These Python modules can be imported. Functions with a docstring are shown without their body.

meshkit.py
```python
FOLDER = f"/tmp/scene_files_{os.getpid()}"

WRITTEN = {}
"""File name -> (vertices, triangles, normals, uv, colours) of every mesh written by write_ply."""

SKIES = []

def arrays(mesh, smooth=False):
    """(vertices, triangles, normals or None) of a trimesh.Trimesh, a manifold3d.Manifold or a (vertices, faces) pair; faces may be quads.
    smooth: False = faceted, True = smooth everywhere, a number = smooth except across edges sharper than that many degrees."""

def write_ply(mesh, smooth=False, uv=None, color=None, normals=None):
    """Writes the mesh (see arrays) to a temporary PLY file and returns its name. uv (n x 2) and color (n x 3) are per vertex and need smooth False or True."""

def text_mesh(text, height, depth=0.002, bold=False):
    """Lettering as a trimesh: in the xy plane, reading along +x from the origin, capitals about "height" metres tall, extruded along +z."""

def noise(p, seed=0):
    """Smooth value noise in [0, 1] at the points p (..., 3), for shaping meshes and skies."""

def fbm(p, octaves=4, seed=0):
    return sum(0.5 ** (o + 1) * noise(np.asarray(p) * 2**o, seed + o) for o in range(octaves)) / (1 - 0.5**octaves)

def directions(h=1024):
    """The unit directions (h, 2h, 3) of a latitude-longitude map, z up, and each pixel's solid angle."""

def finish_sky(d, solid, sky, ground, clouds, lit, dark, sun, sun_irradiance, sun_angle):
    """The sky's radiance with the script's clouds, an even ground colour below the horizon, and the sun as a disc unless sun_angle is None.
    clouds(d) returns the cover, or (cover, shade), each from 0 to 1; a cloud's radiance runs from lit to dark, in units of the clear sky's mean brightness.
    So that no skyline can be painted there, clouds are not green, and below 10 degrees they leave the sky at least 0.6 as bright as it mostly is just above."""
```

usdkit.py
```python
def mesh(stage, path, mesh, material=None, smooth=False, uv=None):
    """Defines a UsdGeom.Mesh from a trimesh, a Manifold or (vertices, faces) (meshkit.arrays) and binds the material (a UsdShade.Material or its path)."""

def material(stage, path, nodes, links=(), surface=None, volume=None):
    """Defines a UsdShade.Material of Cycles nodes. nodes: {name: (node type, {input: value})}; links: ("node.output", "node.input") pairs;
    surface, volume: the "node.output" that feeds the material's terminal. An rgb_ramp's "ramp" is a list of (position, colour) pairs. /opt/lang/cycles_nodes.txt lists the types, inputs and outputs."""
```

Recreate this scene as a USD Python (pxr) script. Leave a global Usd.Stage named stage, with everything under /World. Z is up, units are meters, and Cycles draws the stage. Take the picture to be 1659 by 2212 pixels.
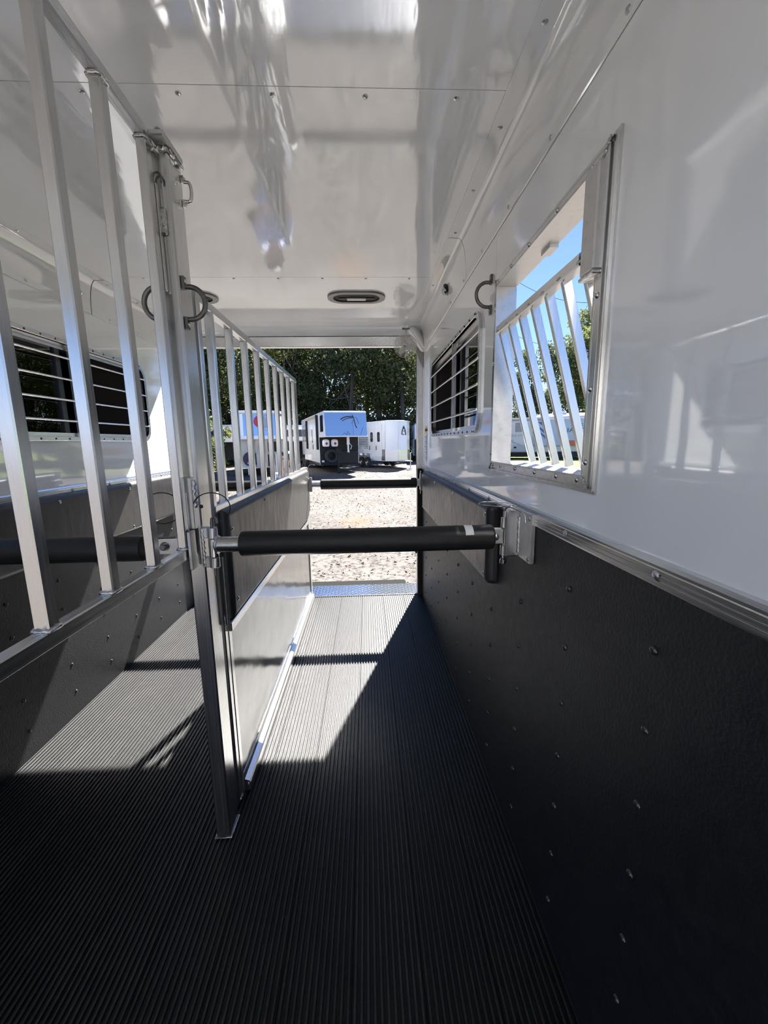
import math, random
import numpy as np, trimesh, usdkit, meshkit
import manifold3d as m3
from shapely.geometry import Polygon, Point, box as sbox
from shapely import affinity
from pxr import Usd, UsdGeom, UsdLux, UsdShade, Gf, Sdf

random.seed(7)
RNG = np.random.default_rng(11)
stage = Usd.Stage.CreateInMemory()
UsdGeom.SetStageUpAxis(stage, 'Z')
UsdGeom.SetStageMetersPerUnit(stage, 1.0)
UsdGeom.Xform.Define(stage, '/World')
stage.SetDefaultPrim(stage.GetPrimAtPath('/World'))
UsdGeom.Scope.Define(stage, '/World/Looks')

# ------------------------------------------------------------------ camera, sky, sun, exposure
F_PX, PITCH, YAW, ROLL, EYE = 874.62, 0.172424, -0.0401943, -0.0152765, (0.0, 0.0, 1.35)
r0 = np.array([math.cos(YAW), math.sin(YAW), 0]); f0 = np.array([-math.sin(YAW), math.cos(YAW), 0]); u0 = np.array([0, 0, 1.0])
fw = f0 * math.cos(PITCH) - u0 * math.sin(PITCH); up = f0 * math.sin(PITCH) + u0 * math.cos(PITCH)
rt, up = r0 * math.cos(ROLL) + up * math.sin(ROLL), -r0 * math.sin(ROLL) + up * math.cos(ROLL)
cam = UsdGeom.Camera.Define(stage, '/World/Camera')
cam.AddTransformOp().Set(Gf.Matrix4d(*rt, 0, *up, 0, *(-fw), 0, *EYE, 1))
cam.CreateFocalLengthAttr(20.0)
cam.CreateHorizontalApertureAttr(20.0 * 1659 / F_PX)
cam.CreateVerticalApertureAttr(20.0 * 2212 / F_PX)
cam.CreateFStopAttr(0.0)
cam.CreateClippingRangeAttr(Gf.Vec2f(0.02, 2000))
cam.CreateExposureAttr(1.52)

SUN_DIR = np.array([-0.33, -1.0, -1.09]); SUN_DIR /= np.linalg.norm(SUN_DIR)   # the way the light travels
sky = usdkit.material(stage, '/World/Looks/sky', {
    "s": ("sky_texture", {"sky_type": "multiple_scattering", "sun_disc": False, "sun_elevation": math.radians(45.9), "sun_rotation": math.radians(19), "air_density": 1.0, "aerosol_density": 0.25, "ozone_density": 2.2}),
    "t": ("mix", {"mix_type": "multiply", "fac": 1.0, "color2": (.97, .88, 1.0)}), "b": ("background_shader", {"strength": 0.038})}, [("s.color", "t.color1"), ("t.color", "b.color")], surface="b.background")
dome = UsdLux.DomeLight.Define(stage, '/World/sky_dome'); dome.CreateIntensityAttr(1.0)
UsdShade.MaterialBindingAPI.Apply(dome.GetPrim()).Bind(sky)
sun = UsdLux.DistantLight.Define(stage, '/World/sun'); sun.CreateNormalizeAttr(True); sun.CreateIntensityAttr(2.8); sun.CreateAngleAttr(0.53); sun.CreateColorAttr(Gf.Vec3f(1.0, 0.965, 0.915))
zb = -SUN_DIR; xb = np.cross([0, 0, 1.0], zb); xb /= np.linalg.norm(xb); yb = np.cross(zb, xb)
sun.AddTransformOp().Set(Gf.Matrix4d(*xb, 0, *yb, 0, *zb, 0, 0, 0, 30, 1))

# ------------------------------------------------------------------ materials
def M(name, nodes, links=(), surface="p.BSDF"):
    return usdkit.material(stage, '/World/Looks/' + name, nodes, links, surface=surface)

def plain(name, col, rough=0.5, metal=0.0, spec=0.5, **kw):
    return M(name, {"p": ("principled_bsdf", {"base_color": col, "roughness": rough, "metallic": metal, "specular_ior_level": spec, **kw})})

def noisy(name, c1, c2, scale, rough=(0.4, 0.6), metal=0.0, bump=0.0, bscale=None, stretch=(1, 1, 1), detail=4.0, spec=0.5, dist=0.01, **kw):
    n = {"g": ("texture_coordinate", {}), "mp": ("mapping", {"scale": stretch}),
         "n": ("noise_texture", {"scale": scale, "detail": detail, "roughness": 0.6}),
         "r": ("rgb_ramp", {"ramp": [(0.3, c1), (0.7, c2)]}),
         "rr": ("map_range", {"from_min": 0.3, "from_max": 0.7, "to_min": rough[0], "to_max": rough[1], "clamp": True}),
         "p": ("principled_bsdf", {"metallic": metal, "specular_ior_level": spec, **kw})}
    l = [("g.object", "mp.vector"), ("mp.vector", "n.vector"), ("n.fac", "r.fac"), ("r.color", "p.base_color"), ("n.fac", "rr.value"), ("rr.result", "p.roughness")]
    if bump:
        n["bn"] = ("noise_texture", {"scale": bscale or scale, "detail": 3.0}); n["b"] = ("bump", {"strength": bump, "distance": dist})
        l += [("mp.vector", "bn.vector"), ("bn.fac", "b.height"), ("b.normal", "p.normal")]
    return M(name, n, l)

PANEL = noisy('white_panel', (.81, .813, .815), (.84, .842, .843), 1.2, rough=(.03, .055), bump=.05, bscale=2.2, dist=.02, detail=2.0, spec=1.0, ior=1.62)
CEIL = noisy('ceiling_panel', (.81, .813, .81), (.84, .84, .836), 6.0, rough=(.04, .09), bump=.07, bscale=9.0, stretch=(1.6, .35, 1), dist=.012, detail=5.0, spec=1.0, ior=1.75)
COVE = noisy('cove_sheet', (.76, .76, .75), (.80, .80, .79), 2.0, rough=(.04, .07), spec=1.0, ior=1.75, bump=.03, bscale=4, dist=.02, stretch=(1, .5, 1))
WHITE = plain('white_paint', (.78, .78, .77), .3)
ALU = noisy('aluminium', (.60, .595, .587), (.63, .627, .622), 22.0, rough=(.21, .25), metal=1.0, stretch=(9, 9, .12))
ALU_Y = noisy('aluminium_trim', (.62, .62, .617), (.66, .66, .657), 22.0, rough=(.21, .26), metal=1.0, stretch=(9, .12, 9))
ALU_D = noisy('aluminium_weathered', (.53, .52, .51), (.60, .59, .58), 40.0, rough=(.34, .44), metal=1.0)
WELD = noisy('weld_bead', (.42, .41, .40), (.66, .65, .63), 60.0, rough=(.2, .4), metal=1.0, bump=.6, bscale=160, dist=.003)
POLISH = noisy('polished_sheet', (.225, .225, .224), (.26, .26, .258), 3.0, rough=(.12, .19), metal=1.0, bump=.38, bscale=2.4, stretch=(1, 1, 1.3), dist=.02, detail=1.0)
STEEL = noisy('cast_steel', (.12, .115, .11), (.20, .19, .185), 40.0, rough=(.35, .5), metal=.9, bump=.2, dist=.002)
CHROME = plain('bright_screw', (.62, .62, .62), .22, 1.0)
KICK = noisy('kick_mat', (.0050, .0054, .0066), (.0080, .0085, .0098), 30.0, rough=(.46, .56), bump=.5, bscale=150.0, dist=.0025, spec=.30)
KICKR = plain('kick_rivet', (.014, .014, .016), .22, 0, 1.0)
VINYL = noisy('pad_vinyl', (.020, .019, .019), (.028, .027, .026), 12.0, rough=(.36, .46), bump=.15, bscale=9.0, stretch=(1, 2.2, 1), dist=.012, spec=.5)
FOAM = noisy('bar_sleeve', (.010, .010, .010), (.016, .016, .016), 16.0, rough=(.40, .5), bump=.15, bscale=180.0, dist=.001, spec=.3)
def ribbed(name, top, low):
    """Black ribbed flooring: dusty worn rib tops, clean dark grooves (by height on the rib)."""
    return M(name, {"g": ("geometry", {}), "s": ("separate_xyz", {}), "h": ("map_range", {"from_min": -.0022, "from_max": -.0007, "clamp": True}), "mp": ("mapping", {"scale": (1, .6, 1)}),
        "n": ("noise_texture", {"scale": 420.0, "detail": 3.0, "roughness": .7}), "n2": ("noise_texture", {"scale": 7.0, "detail": 3.0}), "c": ("rgb_ramp", {"ramp": [(.32, low), (.62, top)]}), "c2": ("rgb_ramp", {"ramp": [(.3, (.75, .75, .75)), (.7, (1.1, 1.1, 1.1))]}),
        "mm": ("mix", {"mix_type": "multiply", "fac": 1.0}), "m": ("mix", {"color1": (.0035, .0037, .0045)}), "b": ("bump", {"strength": .6, "distance": .0012}), "p": ("principled_bsdf", {"roughness": .44, "specular_ior_level": .30})},
        [("g.position", "s.vector"), ("s.z", "h.value"), ("h.result", "m.fac"), ("g.position", "mp.vector"), ("mp.vector", "n.vector"), ("g.position", "n2.vector"), ("n.fac", "c.fac"), ("n2.fac", "c2.fac"), ("c.color", "mm.color1"), ("c2.color", "mm.color2"),
         ("mm.color", "m.color2"), ("m.color", "p.base_color"), ("n.fac", "b.height"), ("b.normal", "p.normal")])
RUBBER = ribbed('floor_rubber', (.034, .0336, .033), (.012, .0118, .0116)); RUBBER_B = ribbed('floor_rubber_worn', (.044, .0436, .0425), (.016, .0158, .0156))
BLACK = plain('black_plastic', (.012, .012, .012), .4)
DARK = plain('dark_recess', (.006, .006, .006), .7)
GLASS = M('tinted_glass', {"f": ("fresnel", {"IOR": 1.5}), "t": ("transparent_bsdf", {"color": (.56, .57, .58)}), "g": ("glossy_bsdf", {"color": (.9, .92, .95), "roughness": .0}), "m": ("mix_closure", {})},
          [("f.fac", "m.fac"), ("t.BSDF", "m.closure1"), ("g.BSDF", "m.closure2")], surface="m.closure")
SCREEN = M('insect_screen', {"t": ("transparent_bsdf", {"color": (.6, .6, .6)}), "d": ("diffuse_bsdf", {"color": (.022, .019, .018)}), "m": ("mix_closure", {"fac": .90})},
           [("t.BSDF", "m.closure1"), ("d.BSDF", "m.closure2")], surface="m.closure")
TREAD = plain('tread_plate', (.58, .59, .60), .15, 1.0)
OUTRUB = plain('outdoor_rubber', (.010, .0105, .009), .9, 0, .1)
GUSSET = plain('gusset_plate', (.30, .275, .25), .45, .8)
RIMG = plain('lamp_rim', (.20, .195, .185), .4, .6)
WIRE = plain('nickel_wire', (.72, .70, .66), .35, .7)
LENS = plain('lamp_lens', (.75, .74, .70), .25)
RED = plain('red_rubber', (.25, .02, .03), .5)
YELLOW = plain('label_yellow', (.75, .52, .05), .5)
PAPER = plain('label_paper', (.7, .7, .7), .5)
INK = plain('ink', (.03, .03, .03), .6)

# ------------------------------------------------------------------ naming and mesh helpers
USED = {}
def numbered(parent, name):
    k = (parent, name); n = USED.get(k, -1) + 1; USED[k] = n
    return f"{parent}/{name}" + (f"_{n:03d}" if n else "")

class T:                                                            # a thing: an Xform at its base; parts are meshes under it
    def __init__(s, path, loc, rot): s.path, s.loc, s.rot = path, np.array(loc, float), rot
ROOT = T('/World', (0, 0, 0), 0)

def keys(prim, label=None, cat=None, group=None, kind=None):
    for k, v in (('label', label), ('category', cat), ('group', group), ('kind', kind)):
        if v: prim.SetCustomDataByKey(k, v)

def thing(name, label=None, cat=None, loc=(0, 0, 0), rot=0, group=None, kind=None):
    p = numbered('/World', name)
    x = UsdGeom.Xform.Define(stage, p); x.AddTranslateOp().Set(Gf.Vec3d(*map(float, loc))); x.AddRotateZOp().Set(float(rot))
    keys(x.GetPrim(), label, cat, group, kind)
    return T(p, loc, rot)

def part(parent, name, mesh, mat, smooth=False, world=True, label=None, kind=None):
    """One mesh under a thing or a part. world: the mesh is given in world coordinates (the thing is unrotated)."""
    if isinstance(mesh, list):
        for m in mesh: t = part(parent, name, m, mat, smooth, world, label, kind)
        return t
    if world and np.any(parent.loc): mesh = mesh.copy(); mesh.apply_translation(-parent.loc)
    p = numbered(parent.path, name)
    m = usdkit.mesh(stage, p, mesh, mat, smooth=smooth)
    keys(m.GetPrim(), label, kind=kind)
    t = T(p, parent.loc, parent.rot)
    return t

def single(name, mesh, mat, label, category, group=None, smooth=False, kind=None):
    if isinstance(mesh, (list,)): mesh = cat(mesh)
    p = numbered('/World', name)
    m = usdkit.mesh(stage, p, mesh, mat, smooth=smooth); keys(m.GetPrim(), label, category, group, kind)
    return T(p, (0, 0, 0), 0)

def copy_of(src, name, loc, rot=0, label=None, cat=None, group=None, scale=None):
    p = numbered('/World', name)
    x = UsdGeom.Xform.Define(stage, p)
    pr = x.GetPrim(); pr.GetReferences().AddInternalReference(src.path)
    x.ClearXformOpOrder()
    x.AddTranslateOp().Set(Gf.Vec3d(*map(float, loc))); x.AddRotateZOp().Set(float(rot))
    if scale: x.AddScaleOp().Set(Gf.Vec3f(*scale))
    keys(pr, label, cat, group)
    pr.SetInstanceable(True)
    return T(p, loc, rot)

def cat(ms): return trimesh.util.concatenate(ms)
def bx(x0, x1, y0, y1, z0, z1, c=0.0):
    x0, x1 = sorted((x0, x1)); y0, y1 = sorted((y0, y1)); z0, z1 = sorted((z0, z1))
    if c <= 0:
        m = trimesh.creation.box((x1 - x0, y1 - y0, z1 - z0)); m.apply_translation(((x0 + x1) / 2, (y0 + y1) / 2, (z0 + z1) / 2)); return m
    P = []
    for sx, X in ((1, x0), (-1, x1)):
        for sy, Y in ((1, y0), (-1, y1)):
            for sz, Z in ((1, z0), (-1, z1)):
                P += [(X + sx * c, Y + sy * c, Z), (X + sx * c, Y, Z + sz * c), (X, Y + sy * c, Z + sz * c)]
    return trimesh.convex.convex_hull(np.array(P))

def basis(d):
    d = np.asarray(d, float); d = d / np.linalg.norm(d)
    a = np.cross(d, [0, 0, 1.0]) if abs(d[2]) < .9 else np.cross(d, [1.0, 0, 0]); a /= np.linalg.norm(a)
    return a, np.cross(d, a), d

def bar(p0, p1, w, h, side=None):
    """A rectangular bar from p0 to p1; w across 'side', h the other way."""
    p0, p1 = np.asarray(p0, float), np.asarray(p1, float); d = p1 - p0; L = np.linalg.norm(d); d /= L
    s = np.asarray(side if side is not None else basis(d)[0], float); s = s - d * (s @ d); s /= np.linalg.norm(s); t = np.cross(d, s)
    c = min(w, h) * .10
    pts = []
    for a in (p0, p1):
        for i, j in ((1, 0), (0, 1)):
            for sa in (-1, 1):
                for sb in (-1, 1):
                    pts.append(a + s * sa * (w / 2 - c * i) + t * sb * (h / 2 - c * j))
    return trimesh.convex.convex_hull(np.array(pts))

def tube(pts, r, n=10, closed=False):
    pts = np.asarray(pts, float)
    if closed: t = np.roll(pts, -1, 0) - np.roll(pts, 1, 0)
    else: t = np.gradient(pts, axis=0)
    t /= np.linalg.norm(t, axis=1, keepdims=True)
    a = basis(t[0])[0]; A = []
    for k in range(len(pts)):
        a = a - t[k] * (a @ t[k]); a /= np.linalg.norm(a); A.append(a)
    A = np.array(A); B = np.cross(t, A); ang = np.arange(n) * 2 * np.pi / n
    rr = np.broadcast_to(r, (len(pts),))
    V = pts[:, None] + rr[:, None, None] * (np.cos(ang)[None, :, None] * A[:, None] + np.sin(ang)[None, :, None] * B[:, None])
    F = []; K = len(pts)
    for i in range(K if closed else K - 1):
        i2 = (i + 1) % K
        for j in range(n):
            j2 = (j + 1) % n
            F += [(i * n + j, i * n + j2, i2 * n + j2), (i * n + j, i2 * n + j2, i2 * n + j)]
    V = V.reshape(-1, 3)
    if not closed:
        V = np.vstack([V, pts[0], pts[-1]]); c0, c1 = len(V) - 2, len(V) - 1
        for j in range(n):
            j2 = (j + 1) % n
            F += [(c0, j2, j), (c1, (K - 1) * n + j, (K - 1) * n + j2)]
    m = trimesh.Trimesh(V, F, process=False); m.fix_normals(); return m

def lathe(prof, p, axis, n=20):
    """prof: (radius, height) pairs turned about 'axis' through p."""
    a, b, d = basis(axis); prof = np.asarray(prof, float); ang = np.arange(n) * 2 * np.pi / n; K = len(prof)
    V = (np.asarray(p, float) + prof[:, 1][:, None, None] * d + prof[:, 0][:, None, None] * (np.cos(ang)[None, :, None] * a + np.sin(ang)[None, :, None] * b)).reshape(-1, 3)
    F = []
    for i in range(K - 1):
        for j in range(n):
            j2 = (j + 1) % n
            F += [(i * n + j, i * n + j2, (i + 1) * n + j2), (i * n + j, (i + 1) * n + j2, (i + 1) * n + j)]
    m = trimesh.Trimesh(V, F); m.update_faces(m.nondegenerate_faces()); m.fix_normals(); return m

def cyl(p0, p1, r, n=20, c=0.0):
    p0, p1 = np.asarray(p0, float), np.asarray(p1, float); L = np.linalg.norm(p1 - p0)
    c = min(c, L / 2.1)
    return lathe([(0, 0), (r - c, 0), (r, c), (r, L - c), (r - c, L), (0, L)] if c else [(0, 0), (r, 0), (r, L), (0, L)], p0, p1 - p0, n)

def dome_screw(p, nrm, r=.007, h=.004, n=10, plain_head=False):
    if plain_head: return lathe([(r, 0), (r * .97, h * .35), (r * .78, h * .72), (r * .42, h * .96), (0, h)], p, nrm, n)
    return lathe([(r * 1.0, 0), (r * .98, h * .35), (r * .72, h * .8), (r * .35, h), (r * .3, h * .75), (0, h * .72)], p, nrm, n)

AX = {'x': lambda u, v, w: np.stack([w, u, v], -1), 'y': lambda u, v, w: np.stack([u, w, v], -1), 'z': lambda u, v, w: np.stack([u, v, w], -1)}
def prism(poly, axis, d0, d1):
    """A 2-D polygon extruded along x (plane YZ), y (plane XZ) or z (plane XY)."""
    if not isinstance(poly, Polygon) and not hasattr(poly, 'geoms'): poly = Polygon(poly)
    out = []
    for g in getattr(poly, 'geoms', [poly]):
        m = trimesh.creation.extrude_polygon(g, 1.0, engine='earcut'); v = m.vertices
        m.vertices = AX[axis](v[:, 0], v[:, 1], d0 + (d1 - d0) * v[:, 2]); m.fix_normals(); out.append(m)
    return cat(out)

def rrect(a0, a1, b0, b1, r, q=5):
    return sbox(a0 + r, b0 + r, a1 - r, b1 - r).buffer(r, quad_segs=q)

def sweep_y(prof, y0, y1, closed=True):
    """A profile in XZ drawn along Y."""
    prof = np.asarray(prof, float); K = len(prof)
    V = np.vstack([np.c_[prof[:, 0], np.full(K, y0), prof[:, 1]], np.c_[prof[:, 0], np.full(K, y1), prof[:, 1]]])
    F = []
    for i in range(K if closed else K - 1):
        j = (i + 1) % K; F += [(i, j, K + j), (i, K + j, K + i)]
    return trimesh.Trimesh(V, F, process=False)

def facing(text, height, depth, mat_fn, bold=True):
    return mat_fn(meshkit.text_mesh(text, height, depth, bold))

def puffed(poly, axis, d0, d1, r=.012):
    """A soft pad: a convex polygon slab whose face edges are rolled over."""
    s = 1 if d1 > d0 else -1; P = [None]
    for k in range(6):
        a = k / 5 * math.pi / 2
        q = np.array(poly.buffer(-r * (1 - math.cos(a)) - 1e-5, quad_segs=4).exterior.coords)[:-1]
        P.append(AX[axis](q[:, 0], q[:, 1], np.full(len(q), d1 - s * r * (1 - math.sin(a)))))
    P[0] = AX[axis](*np.array(poly.exterior.coords)[:-1].T, np.full(len(poly.exterior.coords) - 1, d0))
    return trimesh.convex.convex_hull(np.vstack(P))

# ------------------------------------------------------------------ dimensions of the trailer (metres)
XR, XL = 0.477, -1.515                     # inner wall faces
XRO, XLO = 0.522, -1.560                   # outer skins
Y0, YR = -1.45, 3.45                       # front wall, rear frame
ZC = 2.25                                  # ceiling
GZ = -0.42                                 # ground outside

# ================================================================== THE TRAILER: setting
# ---- floor: interlocking planks with ribs
NP = 11; PW = (XR - XL) / NP
fl = thing('floor', kind='structure')
def plank_profile(x0):
    n, p, w, h, c = 11, PW / 11, .0070, .0062, .0010
    q = [(x0 + .0002, -.035), (x0 + .0002, -.0072), (x0 + .0012, 0 - h)]
    for k in range(n):
        xc = x0 + (k + .5) * p
        q += [(xc - w / 2 - .0006, -h), (xc - w / 2, -c), (xc - w / 2 + c, 0), (xc + w / 2 - c, 0), (xc + w / 2, -c), (xc + w / 2 + .0006, -h)]
    q += [(x0 + PW - .0012, -h), (x0 + PW - .0002, -.0072), (x0 + PW - .0002, -.035)]
    return q
for k in range(NP):
    part(fl, 'plank', sweep_y(plank_profile(XL + k * PW), Y0, 3.435), RUBBER_B if k in (1, 3, 4, 8) else RUBBER)
part(fl, 'underside', bx(XLO, XRO, Y0 - .05, 3.44, -.16, -.034), BLACK)

# ---- ceiling: lapped sheets with screws
ce = thing('ceiling', kind='structure')
VENT = sbox(-.95, -1.15, -.25, -.45)                                 # open roof vent over the front end, behind the photographer
for a, b in ((Y0, 1.217), (1.2195, 2.437), (2.4395, 3.44)):
    part(ce, 'panel', prism(sbox(XL - .02, a, XR + .02, b).difference(VENT), 'z', ZC, ZC + .004), CEIL)
part(ce, 'roof', prism(sbox(XLO, Y0 - .05, XRO, YR + .06).difference(VENT), 'z', ZC + .02, ZC + .09), WHITE)
part(ce, 'vent_frame', prism(VENT.buffer(.02, join_style=2).difference(VENT.buffer(-.004, join_style=2)), 'z', ZC - .006, ZC + .11), WHITE)
part(ce, 'seam_backing', [bx(XL, XR, y - .03, y + .03, ZC + .0042, ZC + .012) for y in (1.218, 2.438)], DARK)
for y in (1.245, 2.458):
    for k in range(8):
        x = .26 - k * .243
        if x > XL + .06: part(ce, 'screw', dome_screw((x, y, ZC), (0, 0, -1), .0075, .004), ALU)

# ---- side walls
def rounded_window_hole(y0, y1, z0, z1, r): return rrect(y0, y1, z0, z1, r, 6)
FEED = (.862, 1.500, 1.272, 1.874)                                   # y0, y1, z0, z1 of the feed opening
SLID = (1.735, 2.935, 1.398, 1.856)
def side_wall(name, x, xo, sgn, doors):
    w = thing(name, kind='structure')
    holes = [sbox(FEED[0] - .008, FEED[2] - .008, FEED[1] + .008, FEED[3] + .008), rounded_window_hole(SLID[0] - .005, SLID[1] + .005, SLID[2] - .005, SLID[3] + .005, .075)]
    for a, b in ((Y0, 1.5535), (1.5555, YR)):
        poly = sbox(a, .6, b, ZC)
        for h in holes: poly = poly.difference(h)
        for d in doors: poly = poly.difference(sbox(d[0], d[2], d[1], d[3]))
        part(w, 'panel', prism(poly, 'x', x, x + sgn * .006), PANEL)
    skin = sbox(Y0 - .05, -.16, YR + .05, ZC + .03)
    for h in holes: skin = skin.difference(h)
    for d in doors: skin = skin.difference(sbox(d[0], d[2], d[1], d[3]))
    part(w, 'outer_skin', prism(skin, 'x', x + sgn * .03, xo), WHITE)
    lower = sbox(Y0, .0, 3.42, 1.118)
    for d in doors: lower = lower.difference(sbox(d[0], d[2], d[1], d[3]))
    part(w, 'kick_mat', prism(lower, 'x', x - sgn * .010, x + sgn * .005), KICK)
    return w
DOOR_Y = (-1.28, -.38)
wr = side_wall('wall_right', XR, XRO, 1, [(DOOR_Y[0], .0, DOOR_Y[1], 2.0)])
wl = side_wall('wall_left', XL, XLO, -1, [(DOOR_Y[0], .0, DOOR_Y[1], 2.0)])
wf = thing('wall_front', kind='structure')
part(wf, 'panel', bx(XL, XR, Y0 - .006, Y0, 0, ZC), PANEL)
part(wf, 'outer_skin', bx(XLO, XRO, Y0 - .06, Y0 - .02, -.16, ZC + .03), WHITE)
for j in range(12):
    for k in range(7):
        y, z = .315 + .2855 * j, 1.003 - .148 * k
        if y > 3.35 or y < .5: continue
        if not (1.36 < y < 3.16 and z > .80): part(wr, 'rivet', dome_screw((XR - .010, y, z), (-1, 0, 0), .0078, .0056, 12, True), KICKR, smooth=40)
for j in range(8):
    for k in range(7):
        y, z = 1.362 + .2905 * j, 1.003 - .147 * k
        if y > 3.4 or z > .80 and y > 1.6: continue
        part(wl, 'rivet', dome_screw((XL + .010, y, z), (1, 0, 0), .0078, .0056, 12, True), KICKR, smooth=40)

# ---- aluminium strips along the walls, coves along the ceiling edges
def strip(name, x, s):
    t = thing(name, kind='structure')
    pr = [(x + s * .0, 1.110), (x - s * .013, 1.112), (x - s * .0145, 1.116), (x - s * .0145, 1.122), (x - s * .0125, 1.1235), (x - s * .0145, 1.125), (x - s * .0145, 1.131),
          (x - s * .0125, 1.1325), (x - s * .0145, 1.134), (x - s * .0145, 1.1400), (x - s * .0125, 1.1415), (x - s * .0125, 1.146), (x - s * .010, 1.1525), (x, 1.154)]
    part(t, 'extrusion', sweep_y(pr, DOOR_Y[1] + .04, 3.43), ALU_Y)
    for k in range(10):
        y = .306 + .302 * k
        if y < 3.3: part(t, 'screw', dome_screw((x - s * .0145, y, 1.131), (-s, 0, 0), .0075, .004), ALU_D, smooth=40)
    return t
strip('trim_1', XR, 1); strip('trim_2', XL, -1)

def cove(name, x, s, splits):
    t = thing(name, kind='structure')
    P0, P1, P2, P3 = (x - s * .043, ZC - .003), (x - s * .022, ZC - .011), (x - s * .008, ZC - .062), (x - s * .0045, 2.104)
    cur = [np.array(P0) * (1 - u) ** 3 + 3 * np.array(P1) * u * (1 - u) ** 2 + 3 * np.array(P2) * u * u * (1 - u) + np.array(P3) * u ** 3 for u in np.linspace(0, 1, 17)]
    prof = [(x - s * .092, ZC - .0005), (x - s * .0915, ZC - .0028), (x - s * .044, ZC - .0034)] + [tuple(c) for c in cur] + [(x - s * .0045, 2.100), (x - s * .0045, 2.071), (x - s * .0012, 2.069)]
    back = [(a + s * .0025, b + .0005) for a, b in reversed(prof)]
    for a, b in splits:
        m = sweep_y(prof, a, b, closed=False); m.fix_normals()
        f = np.vstack([m.faces]); nrm = m.face_normals[:, 0].mean() * s
        if nrm > 0: m.invert()
        part(t, 'sheet', m, COVE, smooth=35)
    for k in range(16):
        y = -.2 + .302 * k
        if y < 3.3:
            part(t, 'screw', dome_screw((x - s * .067, y + .03, ZC - .0031), (0, 0, -1), .0072, .0036), ALU_D, smooth=40)
            part(t, 'screw', dome_screw((x - s * .0045, y + .12, 2.085), (-s, 0, 0), .0068, .0036), ALU_D, smooth=40)
    return t
cove('trim_3', XR, 1, [(Y0, 1.989), (1.992, 3.40)]); cove('trim_4', XL, -1, [(Y0, 2.473), (2.479, 3.40)])

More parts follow.
